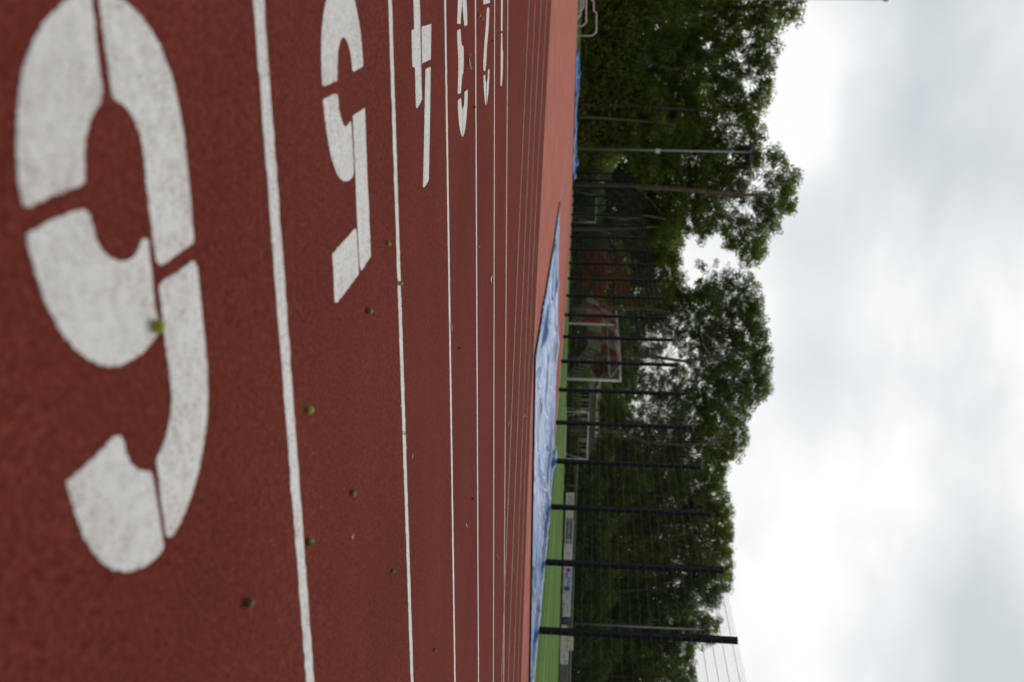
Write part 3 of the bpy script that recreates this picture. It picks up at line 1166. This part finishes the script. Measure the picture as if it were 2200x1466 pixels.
board(1058, 1114, 1215.5, 1233, CR, 'cream board with violet and red lettering at its left end', p_cream)
board(1115, 1168, 1214, 1231.5, WH, 'white board with dark green panel and round white emblem', p_green)
board(1168.5, 1209, 1211.5, 1229.5, WH, 'white board with pale yellow lettering', p_yellow)
board(1210, 1273, 1210.5, 1229, WH, 'pale blue board with red and teal shapes', p_blue)
board(1273.5, 1292, 1208.5, 1226.5, WH, 'narrow white board with orange lettering', p_orange)
board(1292.5, 1325, 1208, 1226, WH, 'white board with blue lettering along the bottom', (p_bluetext, p_greyrow))
board(1325.5, 1342, 1207, 1224.5, DRK, 'small dark board with round blue emblem', p_dark)
board(1342.5, 1366, 1205.5, 1222.5, WH, 'white board with red band along the top', p_red)
board(1366.5, 1397, 1203, 1232, CR, 'tall blank cream board rising above the rail', p_tall, RY - .15)
board(1397.5, 1427, 1203.5, 1221, WH, 'white board with yellow disc', (p_spot, p_spotrow))
board(1427.5, 1480, 1202.5, 1220, GRY, 'grey board with dark lettering at the right edge', p_grey)

# ------------------------------------------------------------------ floodlight masts, pole, barriers


def mast(u, v0, ytop_uv, y, lab, rad, box=None):
    b0 = atY(v0, u, y)
    zb = float(Z(b0[0], y))
    top = atY(ytop_uv[0], ytop_uv[1], y)[2]
    e = empty('floodlight_mast', (b0[0], y, zb))
    tag(e, lab, 'floodlight', 'floodlight masts behind the pitch')
    hh = top - zb
    q = MB()
    q.tube([(0, 0, 0), (0, 0, hh * .5), (0, 0, hh)], [rad, rad * .85, rad * .55], 12)
    q.build('pole', M['galv'], e, True)
    q = MB()
    q.tube([(-.75, 0, hh - .05), (.75, 0, hh - .05)], .04, 8)
    q.build('crossarm', M['lamp_dark'], e)
    for sx in (-.5, .5):
        q = MB()
        rot = Matrix.Rotation(math.radians(-35), 3, 'X')
        q.box((sx, -.12, hh + .02), (.55, .22, .42), 0, rot)
        q.box((sx, -.02, hh - .02), (.12, .2, .12), 0, rot)
        q.build('lamp_head', M['lamp_dark'], e)
    if box:
        q = MB()
        q.box((.02, -.14, box - zb), (.30, .2, .34))
        q.box((.02, -.25, box - zb), (.24, .02, .28))
        q.build('control_box', M['box_white'], e)
    return e


mast(320, 1245, (1612, 335), 78.0, 'tall slim mast with white box behind the far end of the fence', .095, 6.2)
mast(1339, 1228, (1512, 1354), 83.0, 'floodlight mast standing behind the advertising boards', .12)

fp = atY(1740, -5, 28.0)
e = empty('banner_pole', (fp[0], 28, float(Z(fp[0], 28))))
tag(e, 'white pole with round cap rising at the left edge of view', 'pole')
topz = atY(1900, 0, 28.0)[2] - float(Z(fp[0], 28))
q = MB()
q.tube([(0, 0, 0), (0, 0, topz)], .065, 14)
q.build('shaft', M['pole_white'], e, True)
q = MB()
q.tube([(0, 0, topz), (0, 0, topz + .03), (0, 0, topz + .10), (0, 0, topz + .16)], [.085, .10, .085, .03], 14)
q.build('cap', M['cap_white'], e, True)

BY = 58.6


def barrier(pts, lab, dy=0, w=.09):
    P = [atY(v, u, BY + dy) for u, v in pts]
    x0 = P[0][0]
    zb = float(Z(x0, BY + dy))
    o_ = (x0, BY + dy, zb)
    q = MB()
    # bent flat-oval tube: round enough at this size, with a foot plate at every leg
    loc = [(p[0] - x0, 0, max(p[2] - zb, 0)) for p in P]
    q.tube(loc, w / 2, 10)
    o = q.build('tube_barrier', M['tube'], None, True, o_)
    for xf in (0, loc[-1][0]):
        f = MB()
        f.box((xf, 0, .01), (.14, .5, .02))
        f.build('foot_plate', M['tube'], o)
    tag(o, lab, 'barrier', 'bent tube barriers at the infield end')


barrier([(77, 1228), (77, 1273), (69, 1281), (30, 1281.5), (23, 1275.5), (4, 1275.5), (-3, 1268), (-3, 1228)], 'tallest bent tube barrier with a stepped top bar', 0)
barrier([(56, 1228), (56, 1251), (49, 1259), (-60, 1260), (-67, 1252), (-67, 1228)], 'second tallest tube barrier inside the stepped one', -.3)
barrier([(24, 1228), (24, 1247.5), (17, 1253.5), (-80, 1254.5), (-87, 1247), (-87, 1228)], 'third tallest tube barrier at the left edge', -.6)
barrier([(40, 1228), (40, 1240), (32, 1247), (20, 1248), (-90, 1249), (-97, 1242), (-97, 1228)], 'lowest wide tube barrier of the group', -.9)

# ------------------------------------------------------------------ house behind the trees
HY = 103.0
hA, hB = atY(1240, 836, HY), atY(1240, 992, HY)
hz = float(Z(40, HY)) - .05
hx0, hx1 = hA[0], hB[0]
house = empty('white_house', ((hx0 + hx1) / 2, HY, hz))
tag(house, 'low white house glimpsed between trunks behind the youth goal', 'house')
HW = hx1 - hx0
q = MB()
q.box((0, 4, 1.6), (HW, 8, 3.2))
q.build('wall', M['wall_white'], house)
q = MB()
q.add([(-HW / 2 - .4, -.5, 3.2), (HW / 2 + .4, -.5, 3.2), (HW / 2 + .4, 8.5, 3.2), (-HW / 2 - .4, 8.5, 3.2), (-HW / 2 - .4, 4, 3.8), (HW / 2 + .4, 4, 3.8)],
      [(0, 1, 5, 4), (2, 3, 4, 5), (0, 4, 3), (1, 2, 5), (0, 3, 2, 1)])
q.build('roof', M['roof'], house)
for i, xw in enumerate((-.42, -.30, -.16, -.02, .12, .27, .41)):
    w = MB()
    for a, b_, c, d in ((-.5, -.4, 0, 1.3), (.4, .5, 0, 1.3), (-.4, .4, 0, .1), (-.4, .4, 1.2, 1.3), (-.04, .04, .1, 1.2)):
        w.box(((a + b_) / 2, 0, (c + d) / 2), (b_ - a, .08, d - c))
    wo = w.build('window', M['box_white'], house, False, (xw * HW, -.05, 1.15))
    w = MB()
    w.box((0, .02, .65), (.8, .03, 1.1))
    w.build('pane', M['glass'], wo)


# ------------------------------------------------------------------ foliage
def leaf_cloud(centers, radii, per, size, r, flat_=.8):
    """leaf faces scattered round clump centres; returns V,Q,tint"""
    n = len(centers)
    idx = np.repeat(np.arange(n), per)
    N_ = len(idx)
    d = r.normal(0, 1, (N_, 3))
    d /= np.linalg.norm(d, axis=1)[:, None]
    rad = radii[idx] * r.uniform(.05, 1, N_) ** .5
    c = centers[idx] + d * rad[:, None] * np.array([1, 1, flat_])
    nrm = r.normal(0, 1, (N_, 3)) + np.array([0, -.15, .55])
    nrm /= np.linalg.norm(nrm, axis=1)[:, None]
    ax = r.normal(0, 1, (N_, 3))
    ax -= nrm * np.sum(ax * nrm, 1)[:, None]
    ax /= np.linalg.norm(ax, axis=1)[:, None]
    ay = np.cross(nrm, ax)
    L = size * r.uniform(.6, 1.35, N_)
    W = L * r.uniform(.5, .8, N_)
    fold = nrm * (L * .12)[:, None]
    p0 = c - ax * (L / 2)[:, None]
    p1 = c + ay * (W / 2)[:, None] + fold
    p2 = c + ax * (L / 2)[:, None]
    p3 = c - ay * (W / 2)[:, None] + fold
    V = np.stack([p0, p1, p2, p3], 1).reshape(-1, 3)
    Q = np.arange(N_ * 4).reshape(-1, 4)
    ct = r.uniform(0, 1, n)
    tint = np.clip(.6 * ct[idx] + .4 * r.uniform(0, 1, N_), 0, 1)
    return V, Q, np.repeat(tint, 4)


def limb(mb, a, b, r0, r1, r, bend=.12):
    a, b = np.array(a, float), np.array(b, float)
    L = np.linalg.norm(b - a)
    pts, rad = [], []
    o1 = r.normal(0, bend * L * .5, 3)
    n = 6
    for i in range(n + 1):
        t = i / n
        p = a + (b - a) * t + o1 * math.sin(math.pi * t) + np.array([0, 0, .10 * L * math.sin(math.pi * t)])
        pts.append(p)
        rad.append(r0 + (r1 - r0) * t)
    mb.tube(pts, rad, 6, 0, False)
    return pts


def tree(lab, y, lobes, trunk, mat='leaf', bark='bark_dark', seed=0, dens=1.0, leaf=.18, r0=.22, depth=3.0, y_trunk=None, per=60, name='tree'):
    """lobes: (along, up, half-width, half-height, fullness) measured on the survey plane y"""
    r = np.random.default_rng(seed)
    yt_ = y if y_trunk is None else y_trunk
    tp = [atY(v, u, yt_) for u, v in trunk]
    bx, by = tp[0][0], yt_
    bz = float(Z(bx, by)) - .1
    e = empty(name, (bx, by, bz))
    tag(e, lab, 'tree', 'trees behind the sports ground')
    base = np.array([bx, by, bz])
    tp[0] = np.array([bx, by, bz])
    mb = MB()
    # trunk through its measured points
    pts, rad = [], []
    for i in range(len(tp) - 1):
        for q in range(5):
            t = q / 5
            p = tp[i] * (1 - t) + tp[i + 1] * t
            f = (i + t) / (len(tp) - 1)
            pts.append(p - base + np.array([.05 * math.sin(5 * f + seed), .05 * math.cos(7 * f + seed), 0]) * (1 if f > 0 else 0))
            rad.append(r0 * (1.25 if f == 0 else 1) * (1 - .62 * f))
    pts.append(tp[-1] - base)
    rad.append(r0 * .36)
    mb.tube(pts, rad, 10)
    C, Rr = [], []
    s0 = None
    zt = [p[2] for p in pts]
    for lo in lobes:
        u, v, ru, rv = lo[:4]
        full = lo[4] if len(lo) > 4 else 1.0
        yc = y + r.uniform(0, depth)
        c = atY(v, u, yc)
        pxm = np.linalg.norm(atY(v, u + 1, yc) - c)
        ax, az = ru * pxm, rv * pxm
        ay = (ax + az) / 2 * 1.05
        loc = c - base
        # limb from the trunk to the lobe
        hz_ = max(loc[2] - (1.2 + .35 * math.hypot(loc[0], loc[1])), 1.2)
        k_ = int(np.argmin([abs(z - hz_) for z in zt]))
        lp = limb(mb, pts[k_], loc, max(rad[k_] * .22, .03), .015, r)
        for _ in range(4):
            d = r.normal(0, 1, 3)
            d /= np.linalg.norm(d)
            limb(mb, lp[3 + r.integers(0, 3)], loc + d * np.array([ax, ay, az]) * .8, .035, .012, r)
        n = max(4, int(dens * full * 24 * (ax * az + ax * ay + ay * az) / 3))
        d = r.normal(0, 1, (n, 3))
        d /= np.linalg.norm(d, axis=1)[:, None]
        rr = r.uniform(.12, 1.0, n) ** .45
        cc = loc + d * rr[:, None] * np.array([ax, ay, az])
        C.append(cc)
        Rr.append(r.uniform(.35, .75, n))
    C = np.concatenate(C)
    Rr = np.concatenate(Rr)
    V, Q, tint = leaf_cloud(C, Rr, per, leaf, r)
    mb.build('trunk', M[bark], e, True)
    link('crown', np_mesh('crown', V, Q, False, tint), M[mat], e)
    return e


TY = 86.0
tree('leftmost tall tree above the tube barriers', TY, [(-40, 1690, 60, 45), (15, 1695, 42, 38), (55, 1640, 42, 42), (5, 1610, 65, 55), (60, 1560, 55, 55), (-25, 1530, 75, 65),
     (45, 1470, 65, 60), (-10, 1410, 75, 60), (60, 1365, 60, 50), (-10, 1320, 70, 50), (50, 1290, 60, 40)], [(10, 1240), (15, 1400), (20, 1560), (15, 1640)], seed=1, y_trunk=87)
tree('dense dark tree with sky sparkles near its top beside the leftmost tree', TY, [(110, 1645, 40, 32, .8), (148, 1632, 38, 36, .7), (118, 1585, 45, 45, .75), (168, 1565, 42, 42), (105, 1520, 52, 52),
     (160, 1480, 58, 52), (118, 1430, 58, 52), (172, 1395, 52, 48), (125, 1350, 60, 48), (160, 1300, 55, 40)], [(140, 1243), (118, 1340), (150, 1440), (135, 1600)], mat='leaf_dark', bark='bark', seed=2, y_trunk=86.5)
tree('bushy green tree with rounded top left of the slim mast', TY, [(202, 1640, 33, 24, .8), (228, 1612, 36, 36, .8), (256, 1588, 32, 36, .8), (212, 1555, 42, 42), (250, 1510, 45, 48), (208, 1470, 48, 48),
     (258, 1430, 46, 46), (220, 1390, 52, 45), (250, 1340, 48, 44), (215, 1300, 50, 38)], [(225, 1243), (230, 1360), (238, 1500), (235, 1580)], seed=3, y_trunk=85)
tree('tree with pale slanting trunk just left of the slim mast', TY - 1.4, [(280, 1622, 28, 26, .8), (305, 1605, 26, 30, .8), (330, 1612, 22, 28, .7), (288, 1560, 33, 38, .8), (318, 1520, 38, 40), (288, 1485, 42, 42), (318, 1435, 42, 42),
     (285, 1405, 40, 36), (310, 1360, 36, 36), (285, 1310, 45, 40)], [(252, 1243), (258, 1330), (262, 1400), (272, 1480), (288, 1570)], bark='bark', seed=4, y_trunk=84.4, r0=.12)
tree('tall tree with pale trunk rising behind the fence and open top', TY - 1.6, [(348, 1668, 32, 26, .6), (385, 1690, 34, 26, .65), (425, 1695, 36, 24, .7), (455, 1668, 36, 30, .65), (398, 1652, 34, 22, .5),
     (490, 1640, 32, 34, .65), (530, 1628, 28, 22, .9), (548, 1612, 22, 26, .8), (528, 1590, 24, 24, .7), (488, 1596, 28, 26, .6), (445, 1635, 26, 22, .5), (345, 1560, 38, 38, .9), (385, 1535, 48, 40), (420, 1602, 28, 24, .5), (368, 1612, 26, 26, .6), (470, 1565, 34, 26, .6), (512, 1560, 28, 28, .55), (400, 1575, 42, 26, .8), (345, 1622, 24, 28, .6), (440, 1650, 24, 24, .6),
     (352, 1495, 50, 48), (420, 1500, 48, 44), (460, 1520, 38, 36, .9), (492, 1500, 26, 32, .8), (380, 1445, 55, 48), (440, 1435, 58, 48), (495, 1425, 45, 38), (360, 1395, 48, 42),
     (435, 1380, 50, 36), (495, 1375, 42, 34)], [(402, 1247), (401, 1330), (403, 1420), (409, 1500), (418, 1600), (420, 1660)], bark='bark', seed=5, y_trunk=83.4, r0=.27, dens=1.15)
tree('smaller tree with crooked pale trunk right of the tall pale one', TY + 1, [(462, 1440, 40, 34), (505, 1440, 38, 34), (540, 1435, 34, 30), (528, 1400, 42, 34), (470, 1395, 38, 30), (555, 1395, 32, 32)],
     [(462, 1246), (461, 1300), (470, 1340), (464, 1385), (472, 1430)], mat='leaf_olive', bark='bark', seed=6, y_trunk=83.0, r0=.19)
tree('slim twin stemmed tree beside the crooked trunk', TY + 1.5, [(500, 1400, 34, 30), (515, 1360, 36, 28), (545, 1365, 34, 28), (520, 1420, 34, 28)],
     [(492, 1246), (492, 1300), (491, 1360), (488, 1440)], bark='bark', seed=7, y_trunk=83.4, r0=.17, mat='leaf_olive')
tree('low yellow green tree under the open sky gap', TY, [(560, 1425, 36, 36), (600, 1442, 34, 30, .9), (625, 1410, 36, 34, .8), (588, 1390, 42, 34), (625, 1365, 38, 30), (640, 1450, 24, 24, .6)],
     [(590, 1240), (592, 1320), (596, 1400)], mat='leaf_olive', seed=8)
tree('broad airy tree above the football goal', TY + 1, [(602, 1588, 20, 30, .5), (588, 1550, 16, 26, .35), (612, 1520, 24, 28, .6), (572, 1520, 12, 24, .35), (640, 1612, 36, 28, .75), (690, 1622, 38, 24, .9), (740, 1632, 38, 24, .95), (790, 1636, 38, 22, .95), (830, 1622, 32, 30, .9),
     (858, 1592, 32, 36, .85), (640, 1565, 38, 36, .8), (698, 1578, 42, 36, 1), (758, 1586, 42, 36, 1), (818, 1575, 42, 38, 1), (655, 1510, 38, 42, .95), (710, 1520, 40, 40, .95),
     (775, 1525, 45, 38, .85), (835, 1520, 40, 38, .8), (880, 1535, 30, 34, .8), (648, 1455, 36, 36, .9), (698, 1455, 34, 34, .7), (745, 1475, 34, 28, .55), (815, 1460, 40, 34, .55), (870, 1470, 36, 38, .7),
     (665, 1400, 38, 34, .8), (730, 1400, 36, 32, .55), (790, 1395, 40, 34, .5), (845, 1400, 36, 32, .55), (700, 1355, 40, 28, .6), (765, 1350, 40, 28, .6), (830, 1350, 40, 30, .6)],
     [(772, 1238), (767, 1320), (768, 1400), (776, 1470), (760, 1570)], seed=9, bark='bark', y_trunk=85, dens=1.15, r0=.24, mat='leaf_dark')
tree('thin brown trunked tree just left of the goal', TY + 2, [(640, 1420, 30, 28, .7), (670, 1430, 32, 28, .7), (690, 1400, 28, 24, .5), (660, 1390, 28, 24, .6)],
     [(664, 1240), (662, 1320), (666, 1400), (670, 1440)], seed=21, bark='bark', y_trunk=83.5, r0=.2)
tree('dark tree with curved trunk behind the youth goal', TY + 1, [(898, 1585, 26, 22, .85), (938, 1580, 32, 26, .9), (968, 1572, 26, 22, .9), (902, 1545, 38, 38, .8), (952, 1535, 42, 36), (998, 1535, 32, 26),
     (908, 1485, 46, 42, .75), (968, 1485, 46, 42), (885, 1435, 44, 36, .6), (948, 1425, 52, 42), (1000, 1435, 44, 44), (912, 1375, 42, 36, .7), (980, 1375, 52, 42), (900, 1325, 38, 26, .8), (975, 1320, 45, 34), (862, 1312, 38, 24, .7), (950, 1292, 30, 18, .5), (885, 1288, 24, 14, .35), (1000, 1290, 34, 30)],
     [(926, 1235), (925, 1290), (931, 1335), (950, 1392), (955, 1480), (945, 1550)], seed=10, bark='bark', y_trunk=83.6, r0=.19)
tree('rounded green tree right of the curved trunk', TY + 2, [(1030, 1535, 28, 22), (1065, 1542, 28, 24), (1098, 1548, 24, 22), (1042, 1495, 38, 38), (1090, 1502, 38, 38), (1030, 1445, 42, 42), (1080, 1445, 44, 44),
     (1048, 1395, 48, 44), (1098, 1385, 44, 44), (1060, 1335, 55, 42), (1040, 1285, 55, 40), (1095, 1285, 45, 40)], [(1060, 1230), (1062, 1360), (1064, 1500)], seed=11)
tree('olive crowned tree above the green board', TY + 2, [(1128, 1552, 28, 22), (1168, 1558, 30, 20), (1208, 1552, 28, 24), (1120, 1505, 38, 38), (1170, 1512, 38, 36), (1214, 1508, 36, 36), (1130, 1455, 44, 38),
     (1190, 1452, 46, 42), (1150, 1402, 48, 42), (1208, 1395, 48, 44), (1168, 1345, 58, 44), (1140, 1290, 50, 38), (1205, 1290, 50, 38)], [(1168, 1228), (1168, 1360), (1170, 1500)], seed=12, mat='leaf_olive')
tree('dark green tree right of the olive crown', TY + 2, [(1250, 1548, 26, 22, .9), (1280, 1535, 22, 20, .8), (1240, 1505, 34, 34), (1285, 1500, 26, 28, .9), (1258, 1455, 42, 38), (1300, 1452, 28, 32), (1250, 1402, 48, 42),
     (1292, 1390, 38, 40), (1270, 1340, 50, 40), (1265, 1285, 55, 40)], [(1268, 1226), (1268, 1360), (1265, 1490)], seed=13, mat='leaf_dark')
tree('tree standing right behind the boards by the second mast', TY + 2, [(1340, 1525, 22, 20, .9), (1368, 1508, 20, 22, .8), (1330, 1492, 28, 28), (1364, 1470, 28, 30), (1330, 1442, 38, 38), (1374, 1430, 34, 34), (1338, 1392, 44, 40),
     (1380, 1380, 38, 38), (1350, 1340, 48, 38), (1345, 1285, 50, 40)], [(1352, 1224), (1352, 1350), (1348, 1470)], seed=14)
tree('rightmost tree behind the near fence panels', TY + 2, [(1408, 1470, 22, 22, .8), (1450, 1474, 26, 18, .9), (1495, 1478, 32, 26), (1420, 1432, 34, 32), (1470, 1432, 38, 36), (1408, 1382, 42, 38), (1460, 1372, 44, 44),
     (1512, 1400, 40, 40), (1428, 1330, 48, 38), (1490, 1330, 48, 38), (1430, 1280, 50, 38), (1490, 1280, 50, 38)], [(1455, 1222), (1455, 1340), (1452, 1440)], seed=15)


def mass(name, lab, prof, y0, y1, n, size, mat, seed, low=0.0, base_z=None, cat='undergrowth', per=22, rad=(.4, .9)):
    """continuous foliage with an uneven top: prof = [(along, up)] on plane y0"""
    r = np.random.default_rng(seed)
    us = np.array([p[0] for p in prof], float)
    vs = np.array([p[1] for p in prof], float)
    C = []
    u = r.uniform(us[0], us[-1], n)
    w1 = .5 + .5 * np.sin(u * .06 + seed) * np.sin(u * .023 + 2 * seed)
    top = np.interp(u, us, vs) * 1.0
    for i in range(n):
        y = r.uniform(y0, y1)
        a = atY(1240, u[i], y)
        z0 = float(Z(a[0], y)) if base_z is None else base_z
        zt_ = atY(top[i], u[i], y0)[2]
        hh = (zt_ - z0) * (.72 + .28 * w1[i])
        C.append((a[0], y, z0 + low + max(hh - low, .2) * r.uniform(-.03, 1)))
    C = np.array(C)
    V, Q, tint = leaf_cloud(C, r.uniform(rad[0], rad[1], n), per, size, r)
    o = link(name, np_mesh(name, V, Q, False, tint), M[mat])
    tag(o, lab, cat, kind='stuff')
    return o


mass('woodland', 'dark wood closing off the view behind the front trees',
     [(-160, 1590), (300, 1570), (325, 1470), (500, 1430), (550, 1385), (640, 1390), (700, 1410), (760, 1400), (840, 1380), (900, 1370), (940, 1400), (1000, 1430), (1250, 1450), (1330, 1420), (1560, 1410)],
     108, 118, 5200, .55, 'leaf_dark', 31, cat='woodland', per=20, rad=(.7, 1.6))
mass('undergrowth', 'tangled green shrubs at the foot of the left trees',
     [(-120, 1400), (60, 1395), (150, 1370), (250, 1380), (330, 1360), (345, 1320)], 84.5, 88, 1900, .22, 'leaf_olive', 32)
mass('undergrowth', 'dark shrubs in the gap below the pale trunks',
     [(335, 1330), (420, 1300), (520, 1310), (600, 1330), (690, 1310), (740, 1290), (830, 1275)], 86, 90, 1700, .2, 'leaf_dark', 33)
mass('undergrowth', 'brownish scrub behind the youth goal',
     [(820, 1246), (870, 1246), (940, 1244), (1000, 1256), (1010, 1300)], 85, 88, 380, .2, 'leaf_dark', 34)
mass('undergrowth', 'dark shrubs behind the perimeter rail',
     [(990, 1300), (1100, 1330), (1250, 1330), (1400, 1320), (1560, 1310)], 84, 88, 2000, .24, 'leaf_dark', 35)
mass('autumn_shrub', 'rust red autumn shrub seen through the middle fence panels',
     [(535, 1330), (560, 1372), (600, 1392), (640, 1380), (680, 1350), (700, 1320)], 83.8, 84.8, 120, .22, 'leaf_red', 36, low=1.2, cat='shrub', per=20, rad=(.3, .6))
D.objects['autumn_shrub'].pop('kind')

# ------------------------------------------------------------------ camera
cam = D.cameras.new('camera')
cam.sensor_width = 36
cam.sensor_fit = 'HORIZONTAL'
cam.lens = F / 2200 * 36
cam.clip_start = .05
cam.clip_end = 3000
cam.dof.use_dof = True
cam.dof.focus_distance = 4.9
cam.dof.aperture_fstop = 3.0
co = D.objects.new('camera', cam)
col.objects.link(co)
Xc, Yc, Zc = Vector(U_), -Vector(R_), -Vector(W_)
mw = Matrix((Xc, Yc, Zc)).transposed().to_4x4()
mw.translation = Vector((0, 0, H))
co.matrix_world = mw
scene.camera = co

# ------------------------------------------------------------------ light
az = np.array([.345 + .09 * .94, .9385 - .09 * .34])
az /= np.linalg.norm(az)
el = math.radians(36)
sd = Vector((az[0] * math.cos(el), az[1] * math.cos(el), math.sin(el)))
sun = D.lights.new('sun', 'SUN')
sun.energy = 1.35
sun.angle = math.radians(14)
sun.color = (1, .96, .9)
so = D.objects.new('sun', sun)
so.rotation_euler = sd.to_track_quat('Z', 'Y').to_euler()
so.location = (0, 0, 30)
col.objects.link(so)

w = D.worlds.new('World')
scene.world = w
w.use_nodes = True
nt = w.node_tree
bg = nt.nodes['Background']
sky = nd(nt, 'ShaderNodeTexSky')
sky.sky_type = 'NISHITA'
sky.sun_disc = False
sky.sun_elevation = el
sky.sun_rotation = math.atan2(sd.x, sd.y)
tc = nd(nt, 'ShaderNodeTexCoord')
gen = tc.outputs['Generated']
# cloud deck: drawn-out bands near the horizon
sep = nd(nt, 'ShaderNodeSeparateXYZ')
nt.links.new(gen, sep.inputs[0])
mp = nd(nt, 'ShaderNodeMapping')
mp.inputs['Scale'].default_value = (1.5, 1.5, 3.4)
mp.inputs['Location'].default_value = (3.1, .4, 1.7)
nt.links.new(gen, mp.inputs['Vector'])
n1 = noise(nt, 1.35, 4, .47, mp.outputs[0], .35)
mp2 = nd(nt, 'ShaderNodeMapping')
mp2.inputs['Scale'].default_value = (2.4, 2.4, 3.4)
nt.links.new(gen, mp2.inputs['Vector'])
n2 = noise(nt, 2.0, 4, .46, mp2.outputs[0], .2)
cs = math_n(nt, 'ADD', math_n(nt, 'MULTIPLY', n1.outputs[0], .68), math_n(nt, 'MULTIPLY', n2.outputs[0], .38))


def glow(px, py, sharp, amt):
    d = Vector(ray(px, py)).normalized()
    vm = nd(nt, 'ShaderNodeVectorMath')
    vm.operation = 'DOT_PRODUCT'
    nt.links.new(gen, vm.inputs[0])
    vm.inputs[1].default_value = d
    p = math_n(nt, 'POWER', math_n(nt, 'MAXIMUM', vm.outputs['Value'], 0.0), sharp)
    return math_n(nt, 'MULTIPLY', p, amt)


for g_ in (glow(2030, 850, 110, .08), glow(1700, 150, 240, .30), glow(1640, 330, 500, .14), glow(1780, 1180, 260, .03), glow(1830, 230, 160, -.09), glow(1780, 850, 260, -.06), glow(2060, 1440, 120, -.10),
           glow(1530, 600, 300, .08)):
    cs = math_n(nt, 'ADD', cs, g_)
cr = ramp(nt, cs, [(.445, (.60, .655, .685)), (.525, (.70, .745, .77)), (.59, (.81, .84, .855)), (.67, (1.0, 1.0, 1.0))])
# unseen sky behind the viewer dimmed to shape the light, full towards veiled sun
vm = nd(nt, 'ShaderNodeVectorMath')
vm.operation = 'DOT_PRODUCT'
nt.links.new(gen, vm.inputs[0])
vm.inputs[1].default_value = Vector((.42, .88, .22)).normalized()
mr = nd(nt, 'ShaderNodeMapRange')
mr.interpolation_type = 'SMOOTHSTEP'
mr.inputs['From Min'].default_value = -.7
mr.inputs['From Max'].default_value = .75
mr.inputs['To Min'].default_value = .52
mr.inputs['To Max'].default_value = 1.0
nt.links.new(vm.outputs['Value'], mr.inputs['Value'])
deck = nd(nt, 'ShaderNodeVectorMath')
deck.operation = 'SCALE'
nt.links.new(cr.outputs[0], deck.inputs[0])
nt.links.new(mr.outputs[0], deck.inputs['Scale'])
skc = nd(nt, 'ShaderNodeVectorMath')
skc.operation = 'SCALE'
skc.inputs['Scale'].default_value = .1
nt.links.new(sky.outputs[0], skc.inputs[0])
fin = mix(nt, .94, skc.outputs[0], deck.outputs[0])
nt.links.new(fin, bg.inputs['Color'])
bg.inputs['Strength'].default_value = 1.0

scene.view_settings.view_transform = 'Standard'
scene.view_settings.look = 'None'
scene.view_settings.exposure = 0
scene.view_settings.gamma = 1
